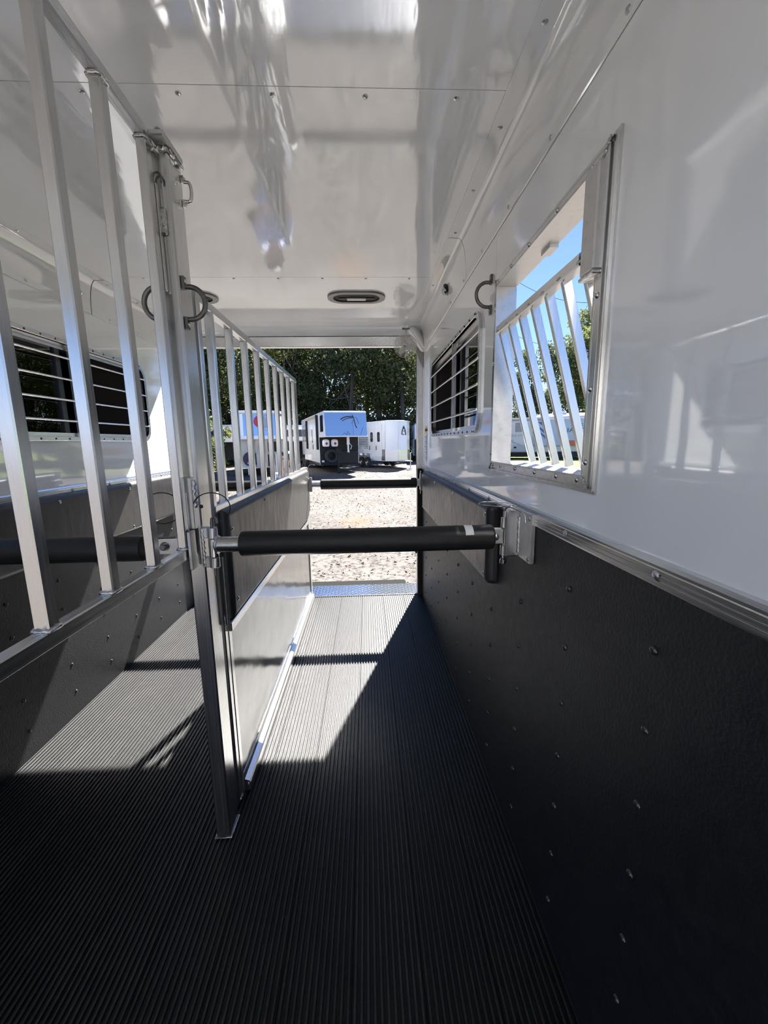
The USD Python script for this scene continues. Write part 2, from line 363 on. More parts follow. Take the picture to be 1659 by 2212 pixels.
# ---- rear frame of the open doorway: header, jambs, corner gussets
d1 = thing('door_1', kind='structure')
part(d1, 'header', bx(XL - .03, XR + .03, 3.44, 3.50, 2.106, 2.182, .003), ALU_Y)
hp = [(3.30, ZC - .001), (3.36, ZC - .006), (3.40, ZC - .02), (3.425, ZC - .045), (3.432, 2.185), (3.50, 2.185), (3.50, ZC + .03), (3.30, ZC + .03)]
part(d1, 'header_cover', prism(hp, 'x', XL, XR), PANEL, smooth=40)
for s, x, j0, j1 in ((1, XR, .424, XRO), (-1, XL, -1.462, XLO)):
    part(d1, 'jamb', bx(j0, j1, 3.44, 3.50, -.02, 2.12, .003), ALU)
    part(d1, 'jamb_flange', bx(j0 + s * .012, j0 + s * .045, 3.432, 3.441, 1.14, 2.10, .001), ALU_D)
    part(d1, 'kick_flange', bx(j0 + s * (.002 if s > 0 else -.022), j0 + s * .053, 3.405, 3.439, .0, 1.12, .001), DARK)
    g = [(x - s * .002, 1.935), (j0 + s * .0, 2.035), (x - s * .094, 2.108), (x - s * .002, 2.115)]
    part(d1, 'corner_gusset', prism(g, 'y', 3.418, 3.439), GUSSET)
    c0, c1 = np.array((x - s * .095, 2.215)), np.array((x - s * .006, 2.085))
    hs = trimesh.convex.convex_hull(np.vstack([trimesh.creation.icosphere(2, .034).vertices * (1, 1.2, 1) + (c[0], 3.40, c[1]) for c in (c0, c1)] +
        [trimesh.creation.icosphere(1, .02).vertices + (c[0] + s * .02, 3.42, c[1] + .03) for c in (c0, c1)]))
    part(d1, 'corner_cover', hs, COVE, smooth=50)
part(d1, 'bump_stop', [lathe([(0, 0), (.012, 0), (.014, .006), (.010, .014), (0, .017)], (.424, 3.455, .385), (-1, 0, 0), 14)], BLACK, smooth=40)
d2 = thing('door_2', kind='structure'); d3 = thing('door_3', kind='structure')   # open escape doors on both sides behind the photographer
fr = sbox(DOOR_Y[0] - .04, -.02, DOOR_Y[1] + .04, 2.04).difference(sbox(DOOR_Y[0], -.02, DOOR_Y[1], 2.0))
part(d2, 'door_frame', prism(fr, 'x', XL + .004, XLO - .004), ALU); part(d3, 'door_frame', prism(fr, 'x', XR - .004, XRO + .004), ALU)

# ---- feed windows
def feed_window(name, x, xo, s):
    t = thing(name, kind='structure')
    y0, y1, z0, z1 = FEED
    out, mid, inn = sbox(.818, 1.2335, 1.540, 1.908), sbox(.836, 1.250, 1.522, 1.891), sbox(y0, z0, y1, z1)
    def frame_pieces(o, i, d0, d1, nm, mat):
        (a0, b0, a1, b1), (c0, e0, c1, e1) = o.bounds, i.bounds
        for q in ([(a0, b0), (a1, b0), (c1, e0), (c0, e0)], [(a1, b0), (a1, b1), (c1, e1), (c1, e0)], [(a1, b1), (a0, b1), (c0, e1), (c1, e1)], [(a0, b1), (a0, b0), (c0, e0), (c0, e1)]):
            part(t, nm, prism(Polygon(q).buffer(-.0002), 'x', d0, d1), mat)
    frame_pieces(out, inn.buffer(.0025, join_style=2), x + s * .004, x - s * .005, 'frame_flange', ALU)
    frame_pieces(sbox(.824, 1.2395, 1.534, 1.902), sbox(.829, 1.2445, 1.529, 1.897), x - s * .004, x - s * .0085, 'frame_ridge', ALU)
    frame_pieces(mid, inn.buffer(.0015, join_style=2), x - s * .004, x - s * .013, 'frame_lip', ALU)
    frame_pieces(sbox(y0 - .006, z0 - .006, y1 + .006, z1 + .006), inn, x - s * .0135, xo + s * .013, 'frame_jamb', ALU_D)
    frame_pieces(sbox(y0 - .03, z0 - .03, y1 + .03, z1 + .03), inn.buffer(.002, join_style=2), xo + s * .002, xo + s * .012, 'outer_flange', WHITE)
    for a, b in [(y, z0 - .012) for y in (.88, .98, 1.11, 1.26, 1.40, 1.485)] + [(y, z1 + .009) for y in (.90, 1.05, 1.22, 1.36, 1.48)] + [(y0 - .013, z) for z in (1.30, 1.45, 1.63, 1.85)] + [(y1 + .011, z) for z in (1.30, 1.46, 1.62, 1.80)]:
        part(t, 'screw', dome_screw((x - s * .013, a, b), (-s, 0, 0), .0068, .0042), CHROME, smooth=40)
    if s > 0:
        part(t, 'latch_strike', bx(xo - .012, xo + .014, 1.19, 1.245, z1 - .010, z1 + .002, .001), ALU_D)
        for yy, zz in ((y0 - .006, z0 - .006), (y0 - .006, z1 + .006), (y1 + .006, z1 + .006), (y1 + .006, z0 - .006)):
            d = np.array([0, (-1 if yy < 1.2 else 1) * .7, (-1 if zz < 1.5 else 1) * .7]); b0 = np.array([x - s * .012, yy, zz]) - d * .004
            part(t, 'weld', tube([b0 + d * .034 * k / 9 + (0, .0016 * math.sin(k * 2.1), 0) for k in range(10)], [.0035 + .0012 * (k % 2) for k in range(10)], 7), WELD, smooth=60)
    return t
feed_window('window_1', XR, XRO, 1); feed_window('window_4', XL, XLO, -1)

# ---- sliding windows with guard rods
def slider(name, x, xo, s):
    t = thing(name, kind='structure')
    y0, y1, z0, z1 = SLID; ym = 2.262
    o, i = rrect(y0 - .022, y1 + .022, z0 - .022, z1 + .022, .085), rrect(y0, y1, z0, z1, .07)
    part(t, 'frame_flange', prism(o.difference(i), 'x', x + s * .002, x - s * .012), ALU_Y)
    part(t, 'frame_jamb', prism(rrect(y0 - .004, y1 + .004, z0 - .004, z1 + .004, .074).difference(i), 'x', x - s * .011, xo), ALU_D)
    part(t, 'sill_rail', prism(i.intersection(sbox(y0, z0, y1, z0 + .020)), 'x', x + s * .018, x + s * .05), ALU_Y)
    part(t, 'head_rail', prism(i.intersection(sbox(y0, z1 - .024, y1, z1)), 'x', x + s * .018, x + s * .05), ALU_Y)
    part(t, 'mullion', bx(x - s * .008, x + s * .012, ym - .012, ym + .012, z0 - .018, z1 + .018, .002), ALU)
    part(t, 'sash_stile', bx(x + s * .026, x + s * .044, ym - .075, ym - .040, z0 + .018, z1 - .022, .002), BLACK)
    part(t, 'pane', prism(i.intersection(sbox(y0, z0, ym - .04, z1)), 'x', x + s * .036, x + s * .040), GLASS)
    part(t, 'pane', prism(i.intersection(sbox(ym - .04, z0, y1, z1)), 'x', x + s * .050, x + s * .054), GLASS)
    part(t, 'screen', prism(i.intersection(sbox(ym + .01, z0 + .01, y1, z1 - .01)), 'x', x + s * .022, x + s * .024), SCREEN)
    part(t, 'sill_flange', bx(x - s * .010, x - s * .014, y0 + .05, y1 - .05, z0 - .020, z0 - .002, .0008), ALU_Y)
    part(t, 'head_flange', bx(x - s * .010, x - s * .014, y0 + .05, y1 - .05, z1 + .002, z1 + .020, .0008), ALU_Y)
    for z in (1.787, 1.683, 1.580, 1.477):
        part(t, 'guard_rod', cyl((x - s * .010, y0 - .004, z), (x - s * .010, y1 + .004, z), .0058, 12), CHROME, smooth=40)
    for k in range(13):
        y = y0 + .05 + (y1 - y0 - .10) * k / 12
        for z in (z1 + .011, z0 - .011): part(t, 'screw', dome_screw((x - s * .014, y, z), (-s, 0, 0), .0052, .003, 8), BLACK)
    return t
slider('window_2', XR, XRO, 1); slider('window_3', XL, XLO, -1)

# ================================================================== THE TRAILER: things
# ---- the slanting bar guard standing in the feed window
gd = thing('window_guard', 'welded aluminium bar guard tilting inward in the open feed window on the right', 'window guard', (.585, 1.16, 1.285))
GT, GB = (.462, 1.727), (.592, 1.272)                               # (x, z) of top rail and foot
part(gd, 'top_rail', bar((GT[0], .900, GT[1] - .010), (GT[0], 1.445, GT[1] - .011), .026, .026, (1, 0, 0)), ALU_Y)
part(gd, 'bottom_rail', bar((GB[0], .875, GB[1] - .026), (GB[0], 1.49, GB[1] - .026), .022, .022, (1, 0, 0)), ALU_D)
for k in range(7):
    y = 1.432 - .0885 * k
    b = part(gd, 'bar', bar((GB[0], y, GB[1]), (GT[0] + .004, y, GT[1] - .016), .013, .022, (0, 1, 0)), ALU)
    part(gd, 'weld', [tube([(GT[0] + .014 * math.cos(q), y + .013 * math.sin(q), GT[1] - .016) for q in np.linspace(0, 5.6, 10)], .0032, 6)], WELD, smooth=60)
br = thing('stop_bracket', 'boxed aluminium stop bracket welded on the near jamb of the feed window', 'bracket', (.47, .868, 1.676))
part(br, 'channel', bx(.448, .489, .842, .893, 1.676, 1.868, .003), ALU_D)
part(br, 'end_cap', bx(.447, .490, .840, .895, 1.668, 1.676, .002), WELD)
part(br, 'bumper', lathe([(0, 0), (.011, 0), (.012, .006), (.008, .013), (0, .014)], (.470, .893, 1.715), (0, 1, 0), 14), RED, smooth=40)

# ---- centre post
po = thing('center_post', 'tall square aluminium post standing between the two stalls', 'post', (-.524, 1.255, 0))
part(po, 'tube', bx(-.549, -.500, 1.216, 1.300, 0, 2.10, .004), ALU)
part(po, 'floor_weld', tube([(-.552, 1.30, .002), (-.552, 1.214, .003), (-.498, 1.214, .003), (-.498, 1.30, .002)], .004, 7), WELD, smooth=60)
part(po, 'end_plate', bx(-.527, -.487, 1.172, 1.285, 2.108, 2.122, .003), ALU_D)
part(po, 'weld', tube([(-.545 + .0045 * k, 1.212 + .002 * (k % 2), 2.106 - .004 * (k % 3)) for k in range(11)], [.005 + .0025 * (k % 2) for k in range(11)], 7), WELD, smooth=60)
part(po, 'weld', tube([(-.496, 1.215 + .008 * k, 2.105 - .003 * (k % 3)) for k in range(11)], [.005 + .0025 * (k % 2) for k in range(11)], 7), WELD, smooth=60)
part(po, 'plate_bolt', dome_screw((-.505, 1.185, 2.128), (0, 0, 1), .007, .005), ALU_D)
hk = part(po, 'latch_bar', bx(-.541, -.529, 1.200, 1.214, 1.76, 2.02, .002), ALU_D)
part(po, 'latch_keeper', bx(-.537, -.515, 1.206, 1.217, 1.90, 1.965, .004), WELD)
part(po, 'spring_hook', tube([(-.528 + .011 * math.cos(q), 1.208, 2.03 + .016 * math.sin(q)) for q in np.linspace(-.5, 3.9, 14)], .0025, 7), STEEL, smooth=60)
part(po, 'hinge_leaf', bx(-.5425, -.515, 1.205, 1.217, 1.10, 1.255, .002), ALU_D)
part(po, 'hinge_barrel', cyl((-.5425, 1.203, 1.05), (-.5425, 1.203, 1.21), .010, 14), ALU, smooth=40)
part(po, 'hinge_weld', tube([(-.514 + .003 * (k % 2), 1.212, 1.165 + .010 * k) for k in range(9)], [.005 + .002 * (k % 2) for k in range(9)], 7), WELD, smooth=60)

# ---- head divider: the barred gate in front of the post
hd = thing('head_divider', 'barred aluminium gate at head height left of the post, open below', 'divider', (-.5425, .5, 1.02))
part(hd, 'bottom_rail', bar((-.5425, -.30, 1.033), (-.5425, 1.200, 1.033), .026, .030, (1, 0, 0)), ALU_Y)
part(hd, 'top_rail', bar((-.5425, -.30, 2.118), (-.5425, 1.200, 2.118), .026, .030, (1, 0, 0)), ALU_Y)
for k in range(9):
    y = 1.181 - .1735 * k
    part(hd, 'bar', bar((-.5425, y, 1.046), (-.5425, y, 2.104), .025, .026, (1, 0, 0)), ALU)
    for z, sg in ((1.049, 1), (2.101, -1)):
        part(hd, 'weld', tube([(-.5425 + .014 * math.copysign(min(1, abs(1.35 * math.cos(q))), math.cos(q)), y + .0145 * math.copysign(min(1, abs(1.35 * math.sin(q))), math.sin(q)), z + .0012 * (i % 2)) for i, q in enumerate(np.linspace(0, 2 * math.pi, 17)[:-1])], [.0036 + .0012 * (i % 2) for i in range(16)], 6, True), WELD, smooth=60)
part(hd, 'end_plate', bx(-.527, -.516, 1.168, 1.204, .985, 1.10, .002), ALU_D)

# ---- stall divider behind the post
sd = thing('stall_divider', 'padded aluminium stall divider with bars above and bare sheet metal below', 'divider', (-.515, 2.3, 0))
XD = -.515
part(sd, 'top_rail', bar((XD, 1.33, 1.792), (XD, 3.10, 1.792), .026, .030, (1, 0, 0)), ALU_Y)
for k in range(9):
    y = 1.462 + .1955 * k
    part(sd, 'bar', bar((XD, y, 1.15), (XD, y, 1.778), .025, .026, (1, 0, 0)), ALU)
    part(sd, 'weld', tube([(XD + .014 * math.cos(q), y + .014 * math.sin(q), 1.778) for q in np.linspace(0, 5.8, 10)], .0034, 6), WELD, smooth=60)
part(sd, 'end_bar', bar((XD, 3.085, 1.15), (XD, 3.085, 1.79), .025, .030, (1, 0, 0)), ALU)
part(sd, 'end_bar', bar((XD, 1.342, .03), (XD, 1.342, 1.79), .028, .030, (1, 0, 0)), ALU)
part(sd, 'mid_rail', bx(XD - .017, XD + .017, 1.33, 3.42, 1.122, 1.150, .003), ALU_Y)
part(sd, 'rear_stile', bx(XD - .020, XD + .012, 3.365, 3.42, .03, 1.125, .003), ALU_D)
for s in (1, -1):
    x0 = XD + s * .006
    part(sd, 'pad', puffed(Polygon([(1.372, .742), (3.20, .742), (3.335, .80), (3.345, 1.0), (3.345, 1.126), (1.372, 1.126)]).buffer(.004), 'x', x0, XD + s * .040, .026), VINYL, smooth=50)
    part(sd, 'sheet_rail', bx(XD + s * .004, XD + s * .034, 1.340, 3.38, .706, .738, .002), ALU_Y)
    part(sd, 'sheet', bx(XD + s * .001, XD + s * .0075, 1.358, 3.38, .062, .716, .0015), POLISH)
    part(sd, 'sheet_edge', bx(XD + s * .004, XD + s * .016, 1.357, 1.384, .020, .706, .001), ALU)
    part(sd, 'sheet_edge', bx(XD + s * .004, XD + s * .014, 3.352, 3.380, .020, .706, .001), ALU)
    bp = [(XD + s * .002, .012), (XD + s * .034, .012), (XD + s * .034, .046), (XD + s * .030, .054), (XD + s * .012, .060), (XD + s * .010, .085), (XD + s * .002, .085)]
    part(sd, 'bottom_rail', prism(Polygon(bp), 'y', 1.40, 3.37), ALU_Y)
    for y, z in ((1.405, 1.06), (1.41, .80), (1.88, 1.095), (2.55, 1.095), (3.2, 1.08)):
        part(sd, 'screw', dome_screw((XD + s * .040, y, z), (s, 0, 0), .008, .004), CHROME, smooth=40)
    for y in (1.40, 2.1, 2.8): part(sd, 'screw', dome_screw((XD + s * .026, y, .040), (s, 0, .6), .006, .003), ALU_D, smooth=40)
part(sd, 'foot_weld', tube([(XD, 1.338, .032 + .0), (XD + .015, 1.338, .034), (XD + .015, 1.36, .034)], .004, 6), WELD, smooth=60)
part(sd, 'hinge_pin', cyl((-.488, 1.325, .74), (-.488, 1.325, .98), .006, 12), STEEL, smooth=40)

# ---- wall pads
for nm, x, s, y0, y1, lab in (('wall_pad', XR, 1, 1.405, 3.14, 'long black vinyl pad screwed to the right wall under the sliding window'),
                              ('wall_pad', XL, -1, 1.36, 3.165, 'long black vinyl pad screwed to the left wall behind the gate bars')):
    t = thing(nm, lab, 'wall pad', (x, (y0 + y1) / 2, .82))
    part(t, 'cushion', puffed(rrect(y0, y1, .822, 1.122, .022), 'x', x - s * .008, x - s * .050, .026), VINYL, smooth=50)
    for y, z in [(y0 + .035, 1.085), (y0 + .035, .86), (y1 - .05, 1.085), (y1 - .05, .85)] + [(y0 + .035 + (y1 - y0 - .07) * k / 3, z) for k in (1, 2) for z in (1.09, .85)]:
        part(t, 'screw', dome_screw((x - s * .0495, y, z), (-s, 0, 0), .0085, .0045), CHROME, smooth=40)

# ---- chest bars and butt bars
def clip_cable(pts, r=.0016): return tube(pts, r, 6)
def loop(c, a, b, ra, rb, t0=0, t1=2 * math.pi, n=40):
    a, b = np.array(a, float), np.array(b, float); return [np.array(c) + a * ra * math.cos(q) + b * rb * math.sin(q) for q in np.linspace(t0, t1, n)]

cb = thing('chest_bar', 'black padded bar across the right stall, nearest to the viewer', 'stall bar', (0, 1.2, 1.055))
part(cb, 'sleeve', lathe([(0, 0), (.030, 0), (.0365, .004), (.038, .010), (.038, .757), (.0365, .763), (.030, .767), (0, .767)], (-.384, 1.2, 1.0535), (.767, 0, .0025), 32), FOAM, smooth=35)
ann = Point(1.2, 1.0556).buffer(.0392, quad_segs=24).difference(Point(1.2, 1.0556).buffer(.0372, quad_segs=24)).intersection(Polygon([(1.2, 1.0556), (1.10, 1.10), (1.15, 1.2), (1.2, 1.2)]))
part(cb, 'sleeve_tag', prism(ann, 'x', .290, .315), PAPER); part(cb, 'sleeve_seam', prism(ann, 'x', .262, .272), KICKR)
part(cb, 'end_tube', cyl((-.458, 1.2, 1.053), (-.378, 1.2, 1.0535), .0235, 20, .001), ALU, smooth=35)
part(cb, 'weld', tube(loop((-.452, 1.2, 1.053), (0, 1, 0), (0, 0, 1), .0245, .0245), .004, 7), WELD, smooth=60)
part(cb, 'hinge_knuckle', cyl((-.465, 1.2, 1.016), (-.465, 1.2, 1.072), .014, 16, .001), ALU, smooth=35)
part(cb, 'latch_tongue', bx(.383, .418, 1.193, 1.207, 1.034, 1.084, .002), ALU_D)
part(cb, 'bolt', lathe([(0, 0), (.010, 0), (.010, .004), (.006, .008), (0, .009)], (.389, 1.193, 1.056), (0, -1, 0), 12), CHROME, smooth=40)
hb = thing('bar_hinge', 'aluminium hinge welded to the post carrying the near padded bar', 'hinge', (-.48, 1.205, 1.04))
for z0, z1 in ((.983, 1.014), (1.074, 1.106)): part(hb, 'knuckle', cyl((-.465, 1.2, z0), (-.465, 1.2, z1), .0145, 16, .001), ALU_D, smooth=35)
part(hb, 'leaf', bx(-.500, -.478, 1.194, 1.218, .984, 1.014, .002), ALU_D); part(hb, 'leaf', bx(-.500, -.478, 1.194, 1.218, 1.074, 1.106, .002), ALU_D)
part(hb, 'weld', tube([(-.494 + .002 * (k % 2), 1.196, .985 + .0085 * k) for k in range(15)], [.004 + .002 * (k % 2) for k in range(15)], 7), WELD, smooth=60)
part(hb, 'pin', tube([(-.465, 1.2, .955), (-.465, 1.2, 1.118), (-.463, 1.2, 1.132), (-.456, 1.2, 1.137), (-.450, 1.2, 1.132), (-.449, 1.2, 1.118)], .0045, 10), STEEL, smooth=60)
part(hb, 'cable', clip_cable(loop((-.462, 1.205, 1.165), (1, .1, 0), (0, 0, 1), .052, .044, math.pi * .9, -1.5)), BLACK, smooth=60)
part(hb, 'cable_anchor', dome_screw((-.500, 1.222, 1.166), (1, -.2, 0), .006, .006), BLACK, smooth=40)

wb = thing('wall_latch', 'aluminium latch plate with pull pin on the right wall beside the near bar', 'latch', (.46, 1.12, 1.07))
part(wb, 'plate', bx(.453, .467, 1.085, 1.235, 1.000, 1.145, .002), ALU_D)
part(wb, 'angle', bx(.412, .454, 1.174, 1.184, 1.000, 1.140, .002), ALU)
part(wb, 'weld', tube([(.4525, 1.172 + .002 * (k % 2), 1.01 + .0085 * k) for k in range(14)], [.0042 + .002 * (k % 2) for k in range(14)], 7), WELD, smooth=60)
part(wb, 'knuckle', [cyl((.415, 1.196, 1.000), (.415, 1.196, 1.030), .010, 14), cyl((.415, 1.196, 1.086), (.415, 1.196, 1.116), .010, 14)], ALU_D, smooth=35)
part(wb, 'pull_pin', tube([(.415, 1.196, .985), (.415, 1.196, 1.135), (.418, 1.192, 1.148), (.426, 1.18, 1.152), (.441, 1.13, 1.146), (.447, 1.115, 1.134), (.448, 1.113, 1.116)], .0032, 10), CHROME, smooth=60)
part(wb, 'pin_head', lathe([(0, 0), (.009, 0), (.010, .012), (.006, .017), (0, .018)], (.415, 1.196, .972), (0, 0, 1), 14), CHROME, smooth=40)
part(wb, 'cable', clip_cable(loop((.402, 1.235, 1.152), (1, -.25, 0), (0, .35, .09), .052, .05)), CHROME, smooth=60)
for y, z in ((1.10, 1.012), (1.10, 1.13), (1.225, 1.012)): part(wb, 'screw', dome_screw((.453, y, z), (-1, 0, 0), .0075, .004), ALU_D, smooth=40)

lc = thing('chest_bar', 'black padded bar across the left stall behind the gate bars', 'stall bar', (-1.05, 1.2, 1.05))
part(lc, 'sleeve', lathe([(0, 0), (.030, 0), (.0365, .004), (.038, .010), (.038, .77), (.0365, .776), (.030, .78), (0, .78)], (-.664, 1.2, 1.047), (-.78, 0, 0), 32), FOAM, smooth=35)
part(lc, 'latch_tongue', prism(rrect(-.665, -.562, 1.029, 1.073, .003).difference(Point(-.606, 1.052).buffer(.014)), 'y', 1.196, 1.204), ALU_D)
part(lc, 'pin', cyl((-.606, 1.18, 1.052), (-.606, 1.215, 1.050), .009, 14, .002), STEEL, smooth=40)
part(lc, 'cable', clip_cable(loop((-.605, 1.205, 1.166), (1, .1, 0), (0, 0, 1), .052, .046, .9, 5.4)), BLACK, smooth=60)
part(lc, 'end_tube', cyl((-1.44, 1.2, 1.047), (-1.50, 1.2, 1.047), .020, 16), ALU, smooth=35)
part(lc, 'latch_lever', cyl((-.64, 1.199, 1.077), (-.575, 1.199, 1.079), .003, 8), STEEL, smooth=40)

def butt(x0, x1, xt, label, xw, sw):
    t = thing('butt_bar', label, 'stall bar', ((x0 + x1) / 2, 3.31, 1.01)); L = x1 - x0
    part(t, 'sleeve', lathe([(0, 0), (.033, 0), (.040, .004), (.0415, .010), (.0415, L - .01), (.040, L - .004), (.033, L), (0, L)], (x0, 3.31, 1.012), (1, 0, 0.0), 28), FOAM, smooth=35)
    part(t, 'end_tube', cyl((xt + .02, 3.31, 1.012), (x0 + .01, 3.31, 1.012), .021, 18), ALU, smooth=35)
    part(t, 'knuckle', cyl((xt + .01, 3.31, .955), (xt + .01, 3.31, 1.07), .012, 14), ALU_D, smooth=35)
    part(t, 'hinge_plate', bx(xt - .008, xt + .008, 3.300, 3.36, .965, 1.06, .001), ALU_D)
    part(t, 'end_plate', bx(x1 - .005, xw, 3.300, 3.32, .985, 1.045, .001), ALU_D)
    part(t, 'wall_bracket', bx(xw - .030, xw, 3.27, 3.36, .95, 1.085, .002), ALU_D)
    part(t, 'pin', cyl((xw - .03, 3.275, .925), (xw - .03, 3.275, 1.11), .006, 10), CHROME, smooth=40)
    return t
butt(-.380, .405, -.470, 'black padded bar across the rear doorway of the right stall', XR - .012, 1)
butt(-1.440, -.640, -1.50, 'black padded bar across the rear doorway behind the barred divider', -.548, 1)
part(sd, 'cable', tube([(XD + .02, 3.40, 1.13), (XD + .03, 3.41, 1.16), (XD + .055, 3.41, 1.175), (XD + .08, 3.40, 1.165)], .0022, 6), CHROME, smooth=60)

# ---- tie rings
def tie_ring(label, p, nrm, upd, h=.115, out=.052, name='tie_ring', mat=STEEL, r=.0062):
    t = thing(name, label, 'tie ring', p); p = np.array(p); n = np.array(nrm, float); u = np.array(upd, float); s = np.cross(n, u); hh = h / 2 - h * .16
    arc = [p + u * hh + n * .006, p + u * hh + n * .016] + [p + u * hh * math.cos(q) + n * (.018 + (out - .018) * math.sin(q)) for q in np.linspace(.15, math.pi - .15, 16)] + [p - u * hh + n * .016, p - u * hh + n * .006]
    part(t, 'ring', tube(arc, r, 12), mat, smooth=60)
    for sg in (1, -1):
        c = p + u * sg * (h / 2 - h * .08)
        part(t, 'foot', bar(c - u * h * .128 + n * .004, c + u * h * .128 + n * .004, h * .14, .008, s), mat)
        part(t, 'bolt', dome_screw(c + u * sg * h * .03 + n * .008, n, h * .048, .004), ALU_D, smooth=40)
    return t
tie_ring('dark steel tie ring bolted on the right face of the post at shoulder height', (-.4995, 1.236, 1.738), (1, 0, 0), (0, 0, 1), .125, .058, r=.007)
tie_ring('dark steel tie ring showing left of the post between the gate bars', (-.5505, 1.236, 1.738), (-1, 0, 0), (0, 0, 1), .125, .058, r=.007)
tie_ring('bright steel tie ring high on the right face of the post', (-.4995, 1.291, 2.045), (1, 0, 0), (0, 0, 1), .072, .026, mat=CHROME, r=.0045)
tie_ring('dark steel tie ring on the right wall above the sliding window corner', (XR, 1.600, 1.880), (-1, 0, 0), (0, 0, 1), .125, .058, r=.0065)

# ---- ceiling lights, cove light, fan
def oval_light(x, y, label):
    t = thing('ceiling_light', label, 'ceiling light', (x, y, ZC))

    o = rrect(x - .181, x + .181, y - .100, y + .100, .0995, 12); i = rrect(x - .146, x + .146, y - .070, y + .070, .0695, 12)
    rim = prism(o.difference(i), 'z', ZC - .010, ZC - .0005)
    part(t, 'rim', rim, RIMG); part(t, 'recess', prism(i.buffer(.004), 'z', ZC - .003, ZC - .001), DARK)
    part(t, 'lens', bx(x - .060, x + .060, y + .0, y + .030, ZC - .014, ZC - .004, .003), LENS)
    part(t, 'lamp_holder', bx(x - .115, x + .115, y + .004, y + .020, ZC - .008, ZC - .003, .001), BLACK)
    for dx in (-.09, .09):
        for dy in (-.08, .08): part(t, 'screw', dome_screw((x + dx, y + dy, ZC - .010), (0, 0, -1), .004, .0025, 8), ALU_D)
oval_light(-.043, 2.750, 'oval recessed ceiling light over the right stall'); oval_light(-1.085, 2.750, 'oval recessed ceiling light half hidden behind the post')
cl = thing('cove_light', 'small chrome eyeball lamp set in the right ceiling cove', 'lamp', (.452, 2.41, 2.175))
n = np.array([-.86, 0, -.5])
part(cl, 'bezel', lathe([(0, 0), (.034, 0), (.036, .006), (.030, .012), (.026, .010), (0, .008)], (.470, 2.41, 2.175), n, 24), BLACK, smooth=40)
part(cl, 'reflector', lathe([(0, .009), (.024, .010), (.027, .018), (.018, .030), (.0, .032)], (.470, 2.41, 2.175), n, 24), CHROME, smooth=40)
cl2 = thing('cove_light', 'small chrome eyeball lamp in the left cove seen between gate bars', 'lamp', (-1.49, 2.378, 2.155))
part(cl2, 'bezel', lathe([(0, 0), (.020, 0), (.021, .004), (.018, .007), (.015, .006), (0, .005)], (-1.503, 2.378, 2.155), n * (-1, 1, 1), 24), ALU_D, smooth=40)
part(cl2, 'reflector', lathe([(0, .005), (.013, .006), (.015, .010), (.010, .016), (.0, .018)], (-1.503, 2.378, 2.155), n * (-1, 1, 1), 24), CHROME, smooth=40)

fn = thing('fan', 'small round wire cage fan hanging under the rear header', 'fan', (.335, 3.33, 2.21))
fc, fd = np.array([.318, 3.285, 2.073]), np.array([-.15, -1.0, .05]); fa, fb, fd = basis(fd)
part(fn, 'bracket', [bx(.312, .345, 3.30, 3.345, 2.205, 2.232, .003), cyl((.326, 3.322, 2.21), (.322, 3.318, 2.150), .007, 12)], CHROME, smooth=35)
part(fn, 'clamp', cyl((.295, 3.315, 2.206), (.352, 3.315, 2.208), .008, 12), STEEL, smooth=40)
part(fn, 'motor', lathe([(0, -.075), (.020, -.072), (.027, -.06), (.028, -.02), (.020, -.012), (0, -.010)], fc, fd, 20), WHITE, smooth=40)
part(fn, 'yoke', tube([fc - fd * .04 + np.array([0, 0, .022]), fc - fd * .038 + np.array([0, .0, .06]), (.322, 3.318, 2.158)], .006, 10), CHROME, smooth=60)
rings = [tube(loop(fc + fd * (.030 * math.sqrt(max(0, 1 - (r / .088) ** 2)) + .004), fa, fb, r, r, n=37)[:-1], .0015, 5, True) for r in (.016, .024, .032, .040, .048, .056, .064, .072, .080, .087)]
rings += [tube(loop(fc - fd * (.030 * math.sqrt(max(0, 1 - (r / .088) ** 2))), fa, fb, r, r, n=31)[:-1], .0013, 5, True) for r in (.035, .055, .072, .087)]
for k in range(12):
    q = 2 * math.pi * k / 12; e = fa * math.cos(q) + fb * math.sin(q)
    rings.append(tube([fc + fd * (.030 * math.cos(u) + .004) + e * .088 * math.sin(u) for u in np.linspace(.18, math.pi / 2, 8)] + [fc - fd * (.030 * math.cos(u)) + e * .088 * math.sin(u) for u in np.linspace(math.pi / 2, .3, 8)], .0013, 5))
part(fn, 'cage', cat(rings), WIRE, smooth=60)
part(fn, 'hub', lathe([(0, .0), (.012, .0), (.013, .006), (.007, .010), (0, .011)], fc + fd * .032, fd, 18), CHROME, smooth=40)
for k in range(3):
    q = 2 * math.pi * k / 3 + .9; V = []
    for u in np.linspace(0, 1, 7):
        for v in (-1, 0, 1):
            rr = .014 + .058 * u; wd = (.010 + .022 * math.sin(math.pi * min(1, u * .75 + .2)))
            th = q + v * wd / rr * .8; V.append(fc + (fa * math.cos(th) + fb * math.sin(th)) * rr + fd * v * .007)
    V = np.array(V); F = [f for i in range(6) for j in range(2) for f in ((i * 3 + j, i * 3 + j + 1, i * 3 + 4 + j), (i * 3 + j, i * 3 + 4 + j, i * 3 + 3 + j))]
    mb = trimesh.Trimesh(np.vstack([V, V + fd * .0012]), F + [(c + 21, b + 21, a + 21) for a, b, c in F], process=False)
    part(fn, 'blade', mb, LENS, smooth=60)

